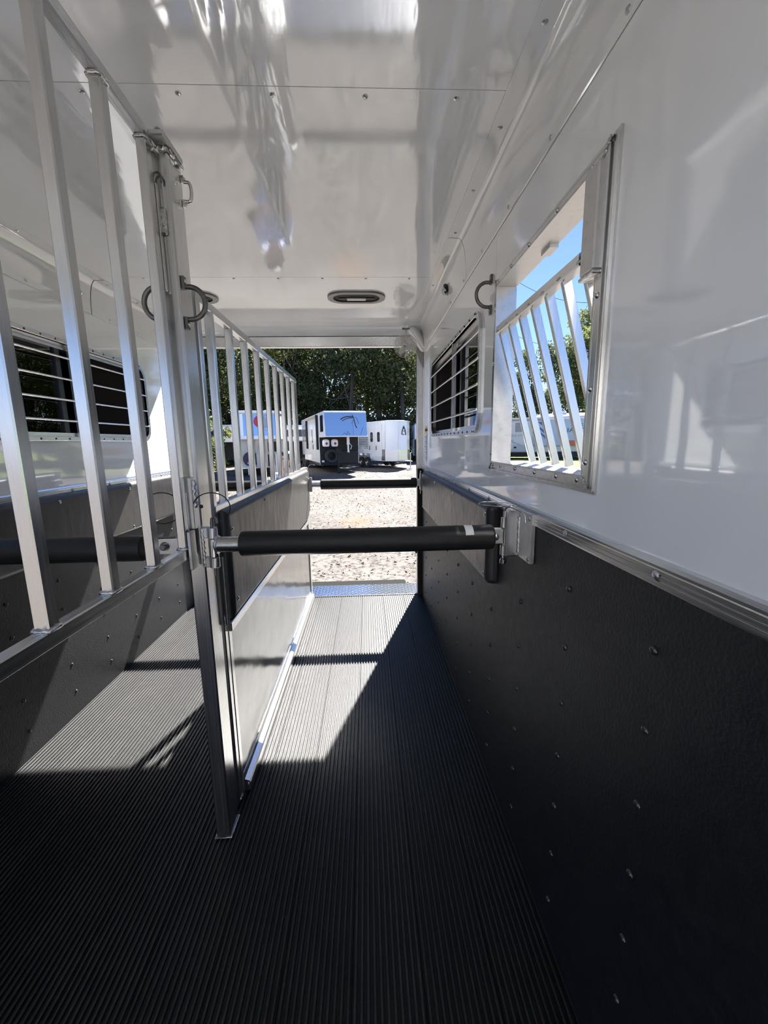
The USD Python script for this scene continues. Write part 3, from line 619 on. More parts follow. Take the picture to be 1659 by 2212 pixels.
# ---- warning label on the rear wall edge
wlb = thing('warning_label', 'narrow printed warning sticker with a yellow head beside the rear opening', 'sticker', (XR, 3.25, 1.30))
part(wlb, 'sheet', bx(XR - .0012, XR + .001, 3.20, 3.33, 1.175, 1.47), PAPER)
part(wlb, 'header', bx(XR - .0018, XR, 3.203, 3.327, 1.405, 1.465), YELLOW)
wt = meshkit.text_mesh('WARNING', .020, .0006, True); v = wt.vertices; wt.vertices = np.stack([XR - .0024 + 0 * v[:, 2], 3.318 - v[:, 0] * .95, 1.425 + v[:, 1]], -1)
part(wlb, 'lettering', wt, INK)
part(wlb, 'text_lines', cat([bx(XR - .0018, XR, 3.21, 3.21 + .05 + .06 * ((k * 37) % 10) / 10, 1.392 - .0125 * k, 1.397 - .0125 * k) for k in range(17)]), INK)

# ---- rear bumper step outside the door
bp = thing('rear_step', 'bright diamond tread plate step along the rear edge of the floor', 'step', (XL + 1, 3.6, -.1))
part(bp, 'tread_plate', bx(XLO, .452, 3.442, 3.745, -.045, -.010, .003), TREAD)
part(bp, 'skirt', bx(XLO, .452, 3.735, 3.75, -.22, -.012, .003), TREAD)
part(bp, 'threshold', bx(XL, XR - .02, 3.434, 3.452, -.03, .001, .002), BLACK)
lugs = []
lp = lambda L, w, h: trimesh.convex.convex_hull(np.array([(-L, 0, 0), (L, 0, 0), (0, w, 0), (0, -w, 0), (-L * .6, 0, h), (L * .6, 0, h), (0, w * .45, h), (0, -w * .45, h)]))
lug = lp(.0135, .0048, .0030)
for i in range(66):
    for j in range(10):
        x, y = XLO + .03 + i * .0305, 3.468 + j * .0290
        if x > .44: continue
        m = lug.copy(); a = math.radians(50 if (i + j) % 2 else -40); c, s = math.cos(a), math.sin(a)
        v = m.vertices; m.vertices = np.stack([x + c * v[:, 0] - s * v[:, 1], y + s * v[:, 0] + c * v[:, 1], -.0102 + v[:, 2]], -1); lugs.append(m)
part(bp, 'tread_pattern', cat(lugs), TREAD, kind='stuff')
single('dock_bumper', bx(XLO, .36, 3.752, 3.90, -.12, -.020, .012), OUTRUB, 'long black rubber strip behind the diamond tread step', 'bumper')

# ================================================================== OUTDOORS
SAND = M('sand', {"g": ("geometry", {}), "n1": ("noise_texture", {"scale": .35, "detail": 6.0, "roughness": .65}), "n2": ("noise_texture", {"scale": 13.0, "detail": 7.0, "roughness": .78}),
    "n3": ("noise_texture", {"scale": .09, "detail": 4.0}), "r1": ("rgb_ramp", {"ramp": [(.30, (.098, .089, .081)), (.5, (.140, .130, .121)), (.72, (.172, .162, .153))]}),
    "r2": ("rgb_ramp", {"ramp": [(.40, (.30, .28, .26)), (.485, (.82, .80, .78)), (.56, (1.04, 1.03, 1.02)), (.7, (1.12, 1.11, 1.1))]}), "mm": ("mix", {"mix_type": "multiply", "fac": 1.0}),
    "sp": ("separate_xyz", {}), "far": ("map_range", {"from_min": 33.0, "from_max": 46.0, "to_min": 0.0, "to_max": .55, "clamp": True}),
    "side": ("map_range", {"from_min": 12.0, "from_max": 24.0, "to_min": 0.0, "to_max": .5, "clamp": True}), "mx": ("math", {"math_type": "maximum"}), "ad": ("math", {"math_type": "add"}),
    "sm": ("mapping", {"location": (0.486, -8.314, 0.378), "scale": (1.8, .9, .9)}), "sg": ("gradient_texture", {"gradient_type": "spherical"}), "sf": ("math", {"math_type": "multiply"}), "so": ("mix", {"color2": (.19, .11, .058)}), "gr": ("rgb_ramp", {"ramp": [(.62, (0, 0, 0)), (.74, (1, 1, 1))]}), "gc": ("rgb_ramp", {"ramp": [(.3, (.075, .13, .018)), (.7, (.17, .20, .045))]}), "mg": ("mix", {"mix_type": "mix"}),
    "b": ("bump", {"strength": .7, "distance": .03}), "p": ("principled_bsdf", {"roughness": .95, "specular_ior_level": .15})},
    [("g.position", "n1.vector"), ("g.position", "n2.vector"), ("g.position", "n3.vector"), ("n1.fac", "r1.fac"), ("n2.fac", "r2.fac"), ("r1.color", "mm.color1"), ("r2.color", "mm.color2"),
     ("g.position", "sp.vector"), ("sp.y", "far.value"), ("sp.x", "side.value"), ("far.result", "mx.value1"), ("side.result", "mx.value2"), ("mx.value", "ad.value1"), ("n3.fac", "ad.value2"), ("ad.value", "gr.fac"),
     ("n2.fac", "gc.fac"), ("g.position", "sm.vector"), ("sm.vector", "sg.vector"), ("sg.fac", "sf.value1"), ("n2.fac", "sf.value2"), ("sf.value", "so.fac"), ("mm.color", "so.color1"), ("so.color", "mg.color1"), ("gc.color", "mg.color2"), ("gr.color", "mg.fac"), ("mg.color", "p.base_color"), ("n2.fac", "b.height"), ("b.normal", "p.normal")])
gx, gy = np.meshgrid(np.unique(np.r_[np.linspace(-140, -14, 22), np.linspace(-14, 24, 190), np.linspace(24, 140, 22)]), np.unique(np.r_[np.linspace(-90, -6, 12), np.linspace(-6, 48, 260), np.linspace(48, 170, 24)]))
hh = (meshkit.fbm(np.stack([gx * .7, gy * .7, gx * 0], -1), 4, 3) - .5) * .07 + (meshkit.fbm(np.stack([gx * 2.6, gy * 2.6, gx * 0], -1), 3, 9) - .5) * .035
hh = hh * np.clip((np.hypot(gx + .5, gy - 1) - 3) / 3, .2, 1)
GV = np.stack([gx, gy, GZ - .02 + hh], -1).reshape(-1, 3); nr, nc = gx.shape
ii, jj = np.meshgrid(np.arange(nr - 1), np.arange(nc - 1), indexing='ij'); q = (ii * nc + jj).ravel()
GF = np.vstack([np.c_[q, q + 1, q + nc + 1], np.c_[q, q + nc + 1, q + nc]])
gm = usdkit.mesh(stage, '/World/ground', (GV, GF), SAND, smooth=True); keys(gm.GetPrim(), kind='structure')

# litter of twigs and leaves on the sand
LITTER = plain('leaf_litter', (.11, .075, .05), .9)
def litter(n, x0, x1, y0, y1, s0, s1, seed):
    g = np.random.default_rng(seed); x, y = g.uniform(x0, x1, n), y0 + (y1 - y0) * g.uniform(0, 1, n) ** 1.5
    a, L = g.uniform(0, 6.28, n), g.uniform(s0, s1, n); w = L * g.uniform(.15, .45, n); t = g.uniform(.004, .03, n)
    d = np.stack([np.cos(a), np.sin(a)], -1); e = np.stack([-d[:, 1], d[:, 0]], -1); c = np.stack([x, y], -1); z = np.full(n, GZ + .004)
    P = [np.c_[c + d * L[:, None], z], np.c_[c + e * w[:, None], z + t], np.c_[c - d * L[:, None], z + t * .3], np.c_[c - e * w[:, None], z]]
    V = np.stack(P, 1).reshape(-1, 3); k = np.arange(n) * 4
    return V, np.vstack([np.c_[k, k + 1, k + 2], np.c_[k, k + 2, k + 3]])
lv = litter(5200, -6, 6, 3.9, 24, .010, .035, 5)
single('leaf_litter', trimesh.Trimesh(*lv, process=False), LITTER, 'scattered brown leaves and twigs lying on the sand lot', 'litter', kind='stuff')

# ---- trees
LEAF = []
for i, (a, b) in enumerate((((.042, .060, .026), (.130, .152, .066)), ((.055, .075, .030), (.170, .188, .078)), ((.085, .11, .032), (.25, .265, .085)))):
    LEAF.append(M(f'foliage_{i}', {"o": ("geometry", {}), "n": ("noise_texture", {"scale": 1.3, "detail": 3.0}), "r": ("rgb_ramp", {"ramp": [(.3, a), (.7, b)]}), "h": ("hsv", {}), "oi": ("object_info", {}),
        "v": ("map_range", {"from_min": 0.0, "from_max": 1.0, "to_min": .75, "to_max": 1.3}), "d": ("principled_bsdf", {"roughness": .45, "specular_ior_level": .5}), "t": ("translucent_bsdf", {}), "m": ("mix_closure", {"fac": .38})},
        [("o.position", "n.vector"), ("n.fac", "r.fac"), ("r.color", "h.color"), ("oi.random", "v.value"), ("v.result", "h.value"), ("h.color", "d.base_color"), ("h.color", "t.color"), ("d.BSDF", "m.closure1"), ("t.BSDF", "m.closure2")], surface="m.closure"))
BARK = noisy('bark', (.045, .035, .028), (.09, .072, .058), 8.0, rough=(.85, .95), bump=.6, stretch=(1, 1, .25), dist=.03)
def crown_mesh(seed, H, R, n, base=.22, size=(.10, .24)):
    g = np.random.default_rng(seed); B = []
    for k in range(26):
        u = g.uniform(base, .97); rad = R * (1 - abs((u - .55) / .62) ** 2.2) ** .5 if abs(u - .55) < .6 else R * .3
        a, d = g.uniform(0, 6.28), rad * g.uniform(.25, .85); B.append((d * math.cos(a), d * math.sin(a), u * H, R * g.uniform(.26, .5)))
    B = np.array(B); w = B[:, 3] ** 2; b = B[g.choice(len(B), n, p=w / w.sum())]
    d = g.normal(size=(n, 3)); d /= np.linalg.norm(d, axis=1, keepdims=True)
    c = b[:, :3] + d * (b[:, 3] * g.uniform(.45, 1.05, n))[:, None] * np.array([1, 1, .8])
    t = g.normal(size=(n, 3)) + d * .3; t /= np.linalg.norm(t, axis=1, keepdims=True); s = np.cross(t, g.normal(size=(n, 3))); s /= np.linalg.norm(s, axis=1, keepdims=True)
    L = g.uniform(*size, n)[:, None]; up_ = np.cross(t, s) * L * .25
    V = np.stack([c - t * L, c + s * L * .55 + up_, c + t * L, c - s * L * .55 + up_], 1).reshape(-1, 3); k = np.arange(n) * 4
    return trimesh.Trimesh(V, np.vstack([np.c_[k, k + 1, k + 2], np.c_[k, k + 2, k + 3]]), process=False), B
TREES = []
def tree_kind(seed, H, R, n, leaf, base=.22, size=(.10, .24)):
    m, B = crown_mesh(seed, H, R, n, base, size); g = np.random.default_rng(seed + 99)
    sway = [np.array([.25 * math.sin(u * 5 + seed), .25 * math.cos(u * 4 + seed), u * H * .9]) * (1, 1, 1) for u in np.linspace(0, 1, 9)]; sway[0] = np.array([0, 0, -.3])
    tr = tube(sway, np.linspace(.24, .05, 9) * (H / 14), 9)
    br = [tube([sway[k := int(g.integers(3, 7))], (sway[k] + b[:3]) / 2 + (0, 0, -.3), b[:3]], [.09, .06, .02], 6) for b in B[:12]]
    return m, tr, br, leaf
KINDS = [tree_kind(1, 15.0, 4.6, 11500, 0, .10), tree_kind(2, 16.5, 4.2, 11500, 1, .14), tree_kind(3, 13.5, 5.0, 11500, 0, .08), tree_kind(4, 14.5, 4.4, 10000, 2, .12)]
MADE = {}
def tree(kind, x, y, label, rot=0, s=1.0, sz=1.0, group=None):
    if kind not in MADE:
        m, tr, br, leaf = KINDS[kind]
        src = UsdGeom.Scope.Define(stage, '/World/Looks/none') if False else None
        t = thing('tree', label, 'tree', (x, y, GZ), rot, group)
        stage.GetPrimAtPath(t.path).GetAttribute('xformOp:translate'); UsdGeom.Xformable(stage.GetPrimAtPath(t.path)).AddScaleOp().Set(Gf.Vec3f(s, s, sz))
        part(t, 'trunk', tr, BARK, smooth=60, world=False)
        for b in br: part(t, 'branch', b, BARK, smooth=60, world=False)
        part(t, 'foliage', m, LEAF[leaf], world=False, kind='stuff')
        MADE[kind] = t
    else: copy_of(MADE[kind], 'tree', (x, y, GZ), rot, label, 'tree', group, (s, s, sz))
g = np.random.default_rng(21)
ORD = ['first', 'second', 'third', 'fourth', 'fifth', 'sixth', 'seventh', 'eighth', 'ninth', 'tenth', 'eleventh', 'twelfth', 'thirteenth']
LOOK = ['broad dark leafy tree', 'tall narrow tree with lighter leaves', 'low branching dark tree', 'sparser tree with yellow green leaves']
ROW = 'trees along the back of the lot'
for k in range(11):
    x = -22 + 3.35 * k + g.uniform(-.8, .8); y = 44 + g.uniform(-2, 3) + (k % 2) * 3; kd = [0, 1, 2, 3, 1, 0, 2][k % 7]
    tree(kd, x, y, f'{LOOK[kd]} behind the parked trailers, {ORD[k]} from the left', g.uniform(0, 360), g.uniform(.9, 1.1), g.uniform(.95, 1.12), ROW)
for k in range(6):
    x = -23 + 5.6 * k + g.uniform(-1, 1); kd = k % 3
    tree(kd, x, 55 + g.uniform(-1, 4), f'tall {LOOK[kd].split()[-2]} tree in the farther row behind the others, {ORD[k]} from the left', g.uniform(0, 360), g.uniform(1.1, 1.3), g.uniform(1.05, 1.2), ROW)
RIGHT = 'trees seen through the feed window'
for k, (x, y, s) in enumerate(((17, 52, .72), (21.5, 53, .80), (25.5, 50, .92), (28.5, 47, 1.02), (33, 47, .95), (31, 57, 1.15), (37, 55, 1.1))):
    tree(k % 4, x, y, f'{LOOK[k % 4]} outside the right feed window, {ORD[k]} from the left', g.uniform(0, 360), s, s, RIGHT)
LEFT = 'trees outside the left window'
for k, (x, y) in enumerate(((-31, 21), (-27, 25), (-32, 30), (-25, 31), (-30, 38), (-25, 38))):
    tree((k + 1) % 4, x, y, f'{LOOK[(k + 1) % 4]} seen through the tinted left window, {ORD[k]} from the left', g.uniform(0, 360), g.uniform(.85, 1.0), g.uniform(.8, .95), LEFT)
# undergrowth below the rear trees and shrubs by the camper
def bush(seed, x, y, R, H, n, leaf, label, name='shrub', group=None):
    m, B = crown_mesh(seed, H, R, n, .05, (.05, .14)); t = thing(name, label, 'shrub', (x, y, GZ), 0, group)
    part(t, 'foliage', m, LEAF[leaf], world=False, kind='stuff'); part(t, 'stem', tube([(0, 0, -.1), (.03, 0, H * .4), (0, .05, H * .75)], .03, 6), BARK, smooth=60, world=False)
    return t
b0 = bush(31, -17, 40, 3.2, 3.4, 5000, 0, 'dark undergrowth bush below the rear trees, first from the left', group='undergrowth below the rear trees')
for k in range(7): copy_of(b0, 'shrub', (-13.2 + 3.7 * k, 40.5 + (k * 37 % 5) * .6, GZ), k * 77, f'dark undergrowth bush below the rear trees, {ORD[k + 1]} from the left', 'shrub', 'undergrowth below the rear trees', (1, 1, .8 + (k * 13 % 5) * .1))
bush(41, 14.6, 25.2, .8, 1.9, 1500, 2, 'yellow green weedy shrub near the camper at the window edge')
bush(42, -10.6, 27.5, 1.6, 4.4, 2600, 2, 'bright yellow green sapling left of the parked trailers')

# ---- power lines
def wire(label, pts):
    single('power_line', tube(pts, .012, 5), BLACK, label, 'power line')
def along(px0, y0_, px1, y1_):
    out = []
    for (sx, sz, Y) in (px0 + (y0_,), px1 + (y1_,)): out.append((sx * Y, Y, 1.35 + sz * Y))
    a, b = np.array(out[0]), np.array(out[1]); d = b - a
    return [a + d * u + (0, 0, -.35 * (1 - (2 * u - 1) ** 2)) for u in np.linspace(-.22, 2.2, 20)]
wire('thin black overhead wire crossing the sky, the higher one', along((.352, .363), 30, (.526, .314), 26))
wire('thin black overhead wire crossing the sky, the lower one', along((.352, .245), 30, (.526, .215), 27))

# ---- parked trailers (each in its own frame: x across, y from its nose backwards, z up from the ground)
BODY = plain('trailer_white', (.66, .66, .66), .22, 0, .5, coat_weight=.4)
BODY_C = plain('trailer_cream', (.56, .52, .46), .35)
MIRROR = plain('mirror_sheet', (.80, .83, .86), .035, 1.0)
BLK = plain('trailer_black', (.0045, .0045, .005), .45, 0, .3)
TYRE = noisy('tyre_rubber', (.014, .014, .014), (.026, .026, .025), 20.0, rough=(.7, .85))
WGLASS = plain('dark_window', (.012, .014, .017), .05)
AWN = plain('awning_fabric', (.25, .22, .19), .7)
REDP = plain('red_paint', (.42, .03, .05), .4)
GREYP = plain('grey_paint', (.30, .31, .33), .4)
NAVY = plain('navy_vinyl', (.014, .016, .030), .45)
BLUEP = plain('blue_paint', (.05, .09, .22), .4)
ORANGE = plain('orange_red_paint', (.48, .10, .04), .4)

def wheel(t, x, y, r, w, side, nm='wheel'):
    a = np.array([side, 0, 0.0]); p = np.array([x, y, r])
    tp = part(t, nm, lathe([(r * .58, 0), (r * .90, 0), (r, w * .14), (r, w * .86), (r * .9, w), (r * .58, w), (r * .55, w * .8), (r * .55, w * .2), (r * .58, 0)], p, a, 28), TYRE, smooth=40, world=False)
    m = lathe([(0, w * .62), (r * .18, w * .80), (r * .22, w * .70), (r * .50, w * .62), (r * .60, w * .92), (r * .60, w * .3), (0, w * .3)], p, a, 28)
    part(tp, 'hub', m, ALU, smooth=40, world=False)

def side_prism(poly, x0, x1): return prism(Polygon(poly), 'x', x0, x1)

# --- the gooseneck horse trailer with the mirror nose
A = thing('horse_trailer', 'white gooseneck horse trailer with a mirror polished nose and running horse emblem', 'horse trailer', (-1.02, 22.32, GZ), 15.7)
W2 = 1.17
noseV = [(-W2, .16), (-.05, .0), (W2, .20), (W2, 1.0), (-W2, 1.0)]
part(A, 'nose', trimesh.convex.convex_hull(np.array([(x, y + (.30 * (z - 2.05) / 1.35 if y < 2 else 0), z) for x, y in ((-W2, .16), (.35, 0), (W2, .12), (W2, 2.6), (-W2, 2.6)) for z in (2.05, 3.40)])), BODY, world=False)
for (xa, ya, xb, yb) in ((-W2 + .03, .150, .345, -.012), (.355, -.012, W2 - .02, .11)):
    n = np.array([(yb - ya), -(xb - xa), 0]); n /= np.linalg.norm(n); n = n if n[1] < 0 else -n
    lo, hi = np.array([xa, ya, 2.11]), np.array([xb, yb, 2.11]); tp = np.array([0, 0, 1.22])
    tp = np.array([0, .271, 1.22]); lo, hi = lo + (0, .013, 0), hi + (0, .013, 0); q = np.array([lo, hi, hi + tp, lo + tp]); n = np.cross(hi - lo, tp); n = n / np.linalg.norm(n) * (-1 if n[1] > 0 else 1); part(A, 'mirror_panel', trimesh.convex.convex_hull(np.vstack([q + n * .004, q + n * .016])), MIRROR, world=False)
part(A, 'nose_trim', [tube([(-W2, .15 + d, z), (.35, -.014 + d, z), (W2, .11 + d, z)], .035, 8) for z, d in ((2.08, 0), (3.37, .293))], BODY, world=False, smooth=50)
part(A, 'roof', prism([(-W2 + .02, .5), (.35, .34), (W2 - .02, .46), (W2 - .02, 10.4), (-W2 + .02, 10.4)], 'z', 3.40, 3.45), BODY, world=False)
part(A, 'body', bx(-W2, W2, 2.25, 10.4, .55, 3.40, .03), BODY, world=False)
part(A, 'front_wall', bx(-W2 + .01, W2 - .01, 2.18, 2.26, .50, 2.06), BLK, world=False)
part(A, 'skirt', bx(-W2 + .05, W2 - .05, 2.3, 10.2, .42, .56), BLK, world=False)
part(A, 'rock_guard', bx(-.05, W2 - .08, 2.02, 2.18, .52, 1.28, .02), BLK, world=False)
part(A, 'deck_bar', bar((-W2 + .03, 2.1, 1.45), (W2 - .03, 2.1, 1.45), .05, .05), BLK, world=False)
part(A, 'corner_trim', [bx(-W2 - .015, -W2 + .04, 2.2, 2.28, .5, 3.38), bx(W2 - .04, W2 + .015, 2.2, 2.28, .5, 3.38)], ALU, world=False)
for x in (-.83, -.33):
    p_ = part(A, 'gas_tank', lathe([(0, 0), (.15, .0), (.20, .05), (.21, .12), (.21, .30), (.19, .38), (.10, .43), (0, .44)], (x, 1.95, 1.52), (0, 0, 1), 20), WHITE, smooth=40, world=False)
    part(p_, 'diamond_label', bar((x, 1.735, 1.70 - .085), (x, 1.735, 1.70 + .085), .012, .012, (1, 0, 0)) if False else prism([(x - .09, 1.70), (x, 1.61), (x + .09, 1.70), (x, 1.79)], 'y', 1.728, 1.736), RED, world=False)
sp = part(A, 'spare_wheel', lathe([(.21, 0), (.36, .0), (.42, .05), (.42, .17), (.38, .22), (.25, .22), (.21, .16)], (-.50, 2.16, .98), (0, -1, 0), 30), TYRE, smooth=40, world=False)
part(sp, 'hub', lathe([(0, .10), (.06, .14), (.10, .10), (.22, .08), (.24, .12), (.24, .02), (0, .02)], (-.50, 2.16, .98), (0, -1, 0), 24), BLK, smooth=40, world=False)
part(A, 'coupler', [bx(.24, .40, 1.2, 1.36, 1.62, 2.06, .01), bx(.27, .37, 1.22, 1.34, 1.18, 1.66, .01)], ALU_D, world=False)
part(A, 'coupler_lever', tube([(.40, 1.25, 1.7), (.52, 1.22, 1.55), (.45, 1.22, 1.35)], .025, 7), ALU_D, world=False, smooth=60)
part(A, 'jack_leg', [bx(-.28, -.12, 1.45, 1.61, .55, 1.5, .01), bx(-.25, -.15, 1.48, 1.58, .04, .6, .005)], BLK, world=False)
part(A, 'jack_foot', bx(-.32, -.08, 1.40, 1.66, .0, .05, .01), BLK, world=False)
part(A, 'jack_box', bx(-.34, -.06, 1.40, 1.62, 1.10, 1.42, .02), BLK, world=False)
part(A, 'wiring_plug', [bx(.42, .50, 1.9, 1.98, 1.55, 1.9, .01), tube([(.46, 1.9, 1.6), (.5, 1.8, 1.25), (.55, 1.9, 1.15)], .02, 6)], ALU_D, world=False)
for i, y in enumerate((8.1, 8.8, 9.5)): part(A, 'window', prism(rrect(y, y + .42, 1.85, 3.05, .08), 'x', -W2 - .014, -W2 + .01), WGLASS, world=False)
part(A, 'window', prism(rrect(.75, 1.65, 2.35, 3.25, .1), 'x', -W2 - .014, -W2 + .01), WGLASS, world=False)
dr = part(A, 'door', prism(rrect(4.4, 5.25, .75, 3.0, .06), 'x', -W2 - .018, -W2 + .01), BODY, world=False)
part(dr, 'window', prism(rrect(4.72, 4.98, 1.75, 2.6, .05), 'x', -W2 - .026, -W2 - .017), WGLASS, world=False)
part(dr, 'handle', bx(-W2 - .05, -W2 - .015, 4.5, 4.56, 1.35, 1.65, .01), BLK, world=False)
part(A, 'awning_roll', cyl((-W2 - .09, 2.5, 3.30), (-W2 - .09, 7.1, 3.30), .085, 14), AWN, smooth=40, world=False)
for y in (2.55, 7.0): part(A, 'awning_arm', bx(-W2 - .13, -W2 - .02, y - .09, y + .09, 1.35, 3.34, .01), BLK, world=False)
part(A, 'fender', side_prism([(7.3, .95), (9.6, .95), (9.6, .55), (9.5, .55), (9.35, .80), (7.5, .80), (7.35, .55), (7.3, .55)], -W2 - .22, -W2 + .02), MIRROR, world=False)
for y in (7.95, 8.95): wheel(A, -W2 + .06, y, .38, .26, -1)
for y in (7.95, 8.95): wheel(A, W2 - .06, y, .38, .26, 1)
part(A, 'marker_light', [bx(-W2 + .1, -W2 + .24, 2.14, 2.18, .62, .72)], PAPER, world=False)
def on_nose(pts, r): return tube([(x, -.030 + .222 * (z - 2.05) + (.16 * (.35 - x) / 1.5 if x < .35 else .13 * (x - .35) / .82), z) for x, z in pts], r, 5)
part(A, 'horse_emblem', cat([on_nose(p, r) for p, r in (([(-.30, 2.98), (-.15, 3.07), (.05, 3.13), (.28, 3.13), (.42, 3.08)], .032), ([(-.22, 2.90), (-.05, 2.99), (.15, 3.05), (.34, 3.06)], .022),
    ([(.36, 3.20), (.42, 3.05), (.46, 2.85), (.50, 2.65), (.56, 2.52)], .028), ([(.50, 3.10), (.60, 3.05), (.64, 2.9), (.70, 2.78), (.66, 2.74)], .012), ([(.30, 2.72), (.34, 2.85), (.42, 2.93)], .010),
    ([(-.02, 2.15), (.04, 2.35), (.10, 2.24), (.16, 2.14)], .014), ([(-.25, 2.16), (-.15, 2.26), (0, 2.16)], .010), ([(.75, 2.16), (.85, 2.35), (.92, 2.55)], .012))]), INK, world=False, smooth=60)

# --- the small white bumper pull trailer
B_ = thing('horse_trailer', 'small white bumper pull horse trailer with two slim side windows, rightmost of the parked trailers', 'horse trailer', (2.30, 26.95, GZ), 30.0)
bw = .98
hull = [(-bw, .45), (-.35, -.15), (.35, -.15), (bw, .45), (bw, 4.2), (-bw, 4.2)]
part(B_, 'body', prism(hull, 'z', .48, 3.02), BODY, world=False)
part(B_, 'roof', prism(Polygon(hull).buffer(.04), 'z', 3.02, 3.09), BODY, world=False)
part(B_, 'roof_crown', prism(Polygon(hull).buffer(-.25), 'z', 3.09, 3.14), BODY, world=False)
part(B_, 'rock_guard', prism(Polygon(hull).buffer(.014, join_style=2).intersection(sbox(-2, -1, 2, .9)), 'z', .52, 1.25), ALU, world=False)
part(B_, 'corner_trim', [bx(-bw - .02, -bw + .03, 4.16, 4.22, .5, 3.0), tube([(-.36, -.16, .5), (-.36, -.16, 3.0)], .02, 6), tube([(.36, -.16, .5), (.36, -.16, 3.0)], .02, 6), tube([(-bw, .45, .5), (-bw, .45, 3.0)], .02, 6)], ALU, world=False)
for y0_ in (.85, 1.75):
    d = part(B_, 'door', prism(rrect(y0_, y0_ + .78, .75, 2.85, .05), 'x', -bw - .022, -bw + .01), BODY, world=False)
    part(d, 'window', prism(rrect(y0_ + .22, y0_ + .56, 1.75, 2.4, .12), 'x', -bw - .03, -bw - .021), WGLASS, world=False)
    part(d, 'handle', bx(-bw - .05, -bw - .02, y0_ + .66, y0_ + .70, 1.2, 1.5, .005), BLK, world=False)
for k in range(7): part(B_, 'side_slat', bx(-bw - .018, -bw + .01, 2.65, 4.15, 1.30 + .12 * k, 1.37 + .12 * k, .004), ALU_Y, world=False)
part(B_, 'fender', side_prism([(2.05, .98), (4.05, .98), (4.12, .62), (3.98, .62), (3.88, .84), (2.2, .84), (2.1, .62), (1.98, .62)], -bw - .24, -bw + .02), MIRROR, world=False)
for y in (2.62, 3.48): wheel(B_, -bw + .02, y, .36, .22, -1); wheel(B_, bw - .02, y, .36, .22, 1)
part(B_, 'tongue', [bar((-.5, .3, .50), (0, -1.15, .50), .06, .09, (0, 0, 1)), bar((.5, .3, .50), (0, -1.15, .50), .06, .09, (0, 0, 1))], ALU_D, world=False)
part(B_, 'jack', [cyl((0, -1.0, .03), (0, -1.0, 1.05), .035, 12), tube([(0, -1.0, 1.02), (.12, -1.0, 1.05), (.12, -1.0, 1.15)], .015, 6), bx(-.1, .1, -1.1, -.9, .0, .04, .005)], ALU_D, world=False, smooth=40)
lg = [(.55, 2.20), (.58, 2.45), (.64, 2.58), (.70, 2.62), (.76, 2.58), (.82, 2.45), (.85, 2.20)]
def on_b(pts, r): return tube([(x - .30, -.165, z) for x, z in pts], r, 6)
part(B_, 'emblem', cat([on_b([(x - .32, z) for x, z in lg], .030), on_b([(.30, 2.55), (.38, 2.75), (.46, 2.55)], .030), on_b([(.29, 2.20), (.36, 2.20)], .03), on_b([(.47, 2.20), (.54, 2.20)], .03), on_b([(.34, 2.42), (.45, 2.42)], .02)]), INK, world=False, smooth=60)

# --- the gooseneck on the left with coloured graphics
C_ = thing('camper_trailer', 'white gooseneck camper trailer with red and grey swirl graphics seen through the divider bars', 'camper', (-5.35, 21.2, GZ), 14.5)
cw = 1.22
nose_c = [(-.98, .10), (-.85, 0), (.85, 0), (.98, .10), (cw, 1.4), (cw, 2.9), (-cw, 2.9), (-cw, 1.4)]
part(C_, 'nose', trimesh.convex.convex_hull(np.array([(x, y + (.16 * (z - 2.16) / 1.09 if y < 1 and z > 2.1 else 0), z) for x, y in nose_c for z in (1.98, 2.16, 3.30)])), BODY, world=False)
part(C_, 'nose_cap', prism(Polygon(nose_c).buffer(.03), 'z', 3.28, 3.40), BODY, world=False)
lean = lambda m: (setattr(m, 'vertices', m.vertices + np.c_[0 * m.vertices[:, 0], .16 * np.maximum(m.vertices[:, 2] - 2.16, 0) / 1.09, 0 * m.vertices[:, 0]]), m)[1]
part(C_, 'nose_panel', lean(bx(-.82, .82, -.016, .004, 2.16, 3.25)), MIRROR, world=False)
for sx in (-1, 1): part(C_, 'nose_corner', lean(bx(sx * .83, sx * .97, -.012, .12, 2.16, 3.25)), WHITE, world=False)
part(C_, 'nose_skirt', bx(-.84, .84, -.018, .02, 1.99, 2.15, .004), PAPER, world=False)
part(C_, 'body', bx(-cw, cw, 2.2, 9.5, .42, 3.36, .03), BODY, world=False)
part(C_, 'front_wall', bx(-cw + .02, cw - .02, 2.10, 2.22, .42, 2.0), BODY_C, world=False)
part(C_, 'gooseneck', [side_prism([(.6, 2.0), (1.3, 2.0), (2.14, .55), (2.14, .42), (1.9, .42)], -.30, -.12), side_prism([(.6, 2.0), (1.3, 2.0), (2.14, .55), (2.14, .42), (1.9, .42)], .12, .30)], BODY_C, world=False)
part(C_, 'storage_hatch', bx(.35, .80, 2.07, 2.12, 1.3, 1.85, .01), BLK, world=False)
part(C_, 'generator_box', bx(.25, 1.0, 2.02, 2.12, .5, 1.15, .02), BLK, world=False)
part(C_, 'spare_cover', lathe([(0, .0), (.36, 0), (.40, .03), (.40, .22), (.37, .26), (0, .27)], (-.62, 2.10, .92), (0, -1, 0), 30), NAVY, smooth=40, world=False)
def arc(cx, cz, rx, rz, a0, a1, y, r, n=14): return tube([(cx + rx * math.cos(q), y, cz + rz * math.sin(q)) for q in np.linspace(a0, a1, n)], r, 6)
part(C_, 'cover_emblem', [arc(-.62, .94, .27, .13, .5, 3.3, 1.825, .018), tube([(-.70, 1.825, .82), (-.62, 1.825, 1.00)], .02, 6), tube([(-.66, 1.825, .92), (-.52, 1.825, .82)], .02, 6)], REDP, world=False, smooth=60)
tx = meshkit.text_mesh('SPORT', .09, .008, True); v = tx.vertices; tx.vertices = np.stack([-.80 + v[:, 0] * .9, 1.825 - v[:, 2], .66 + v[:, 1]], -1)
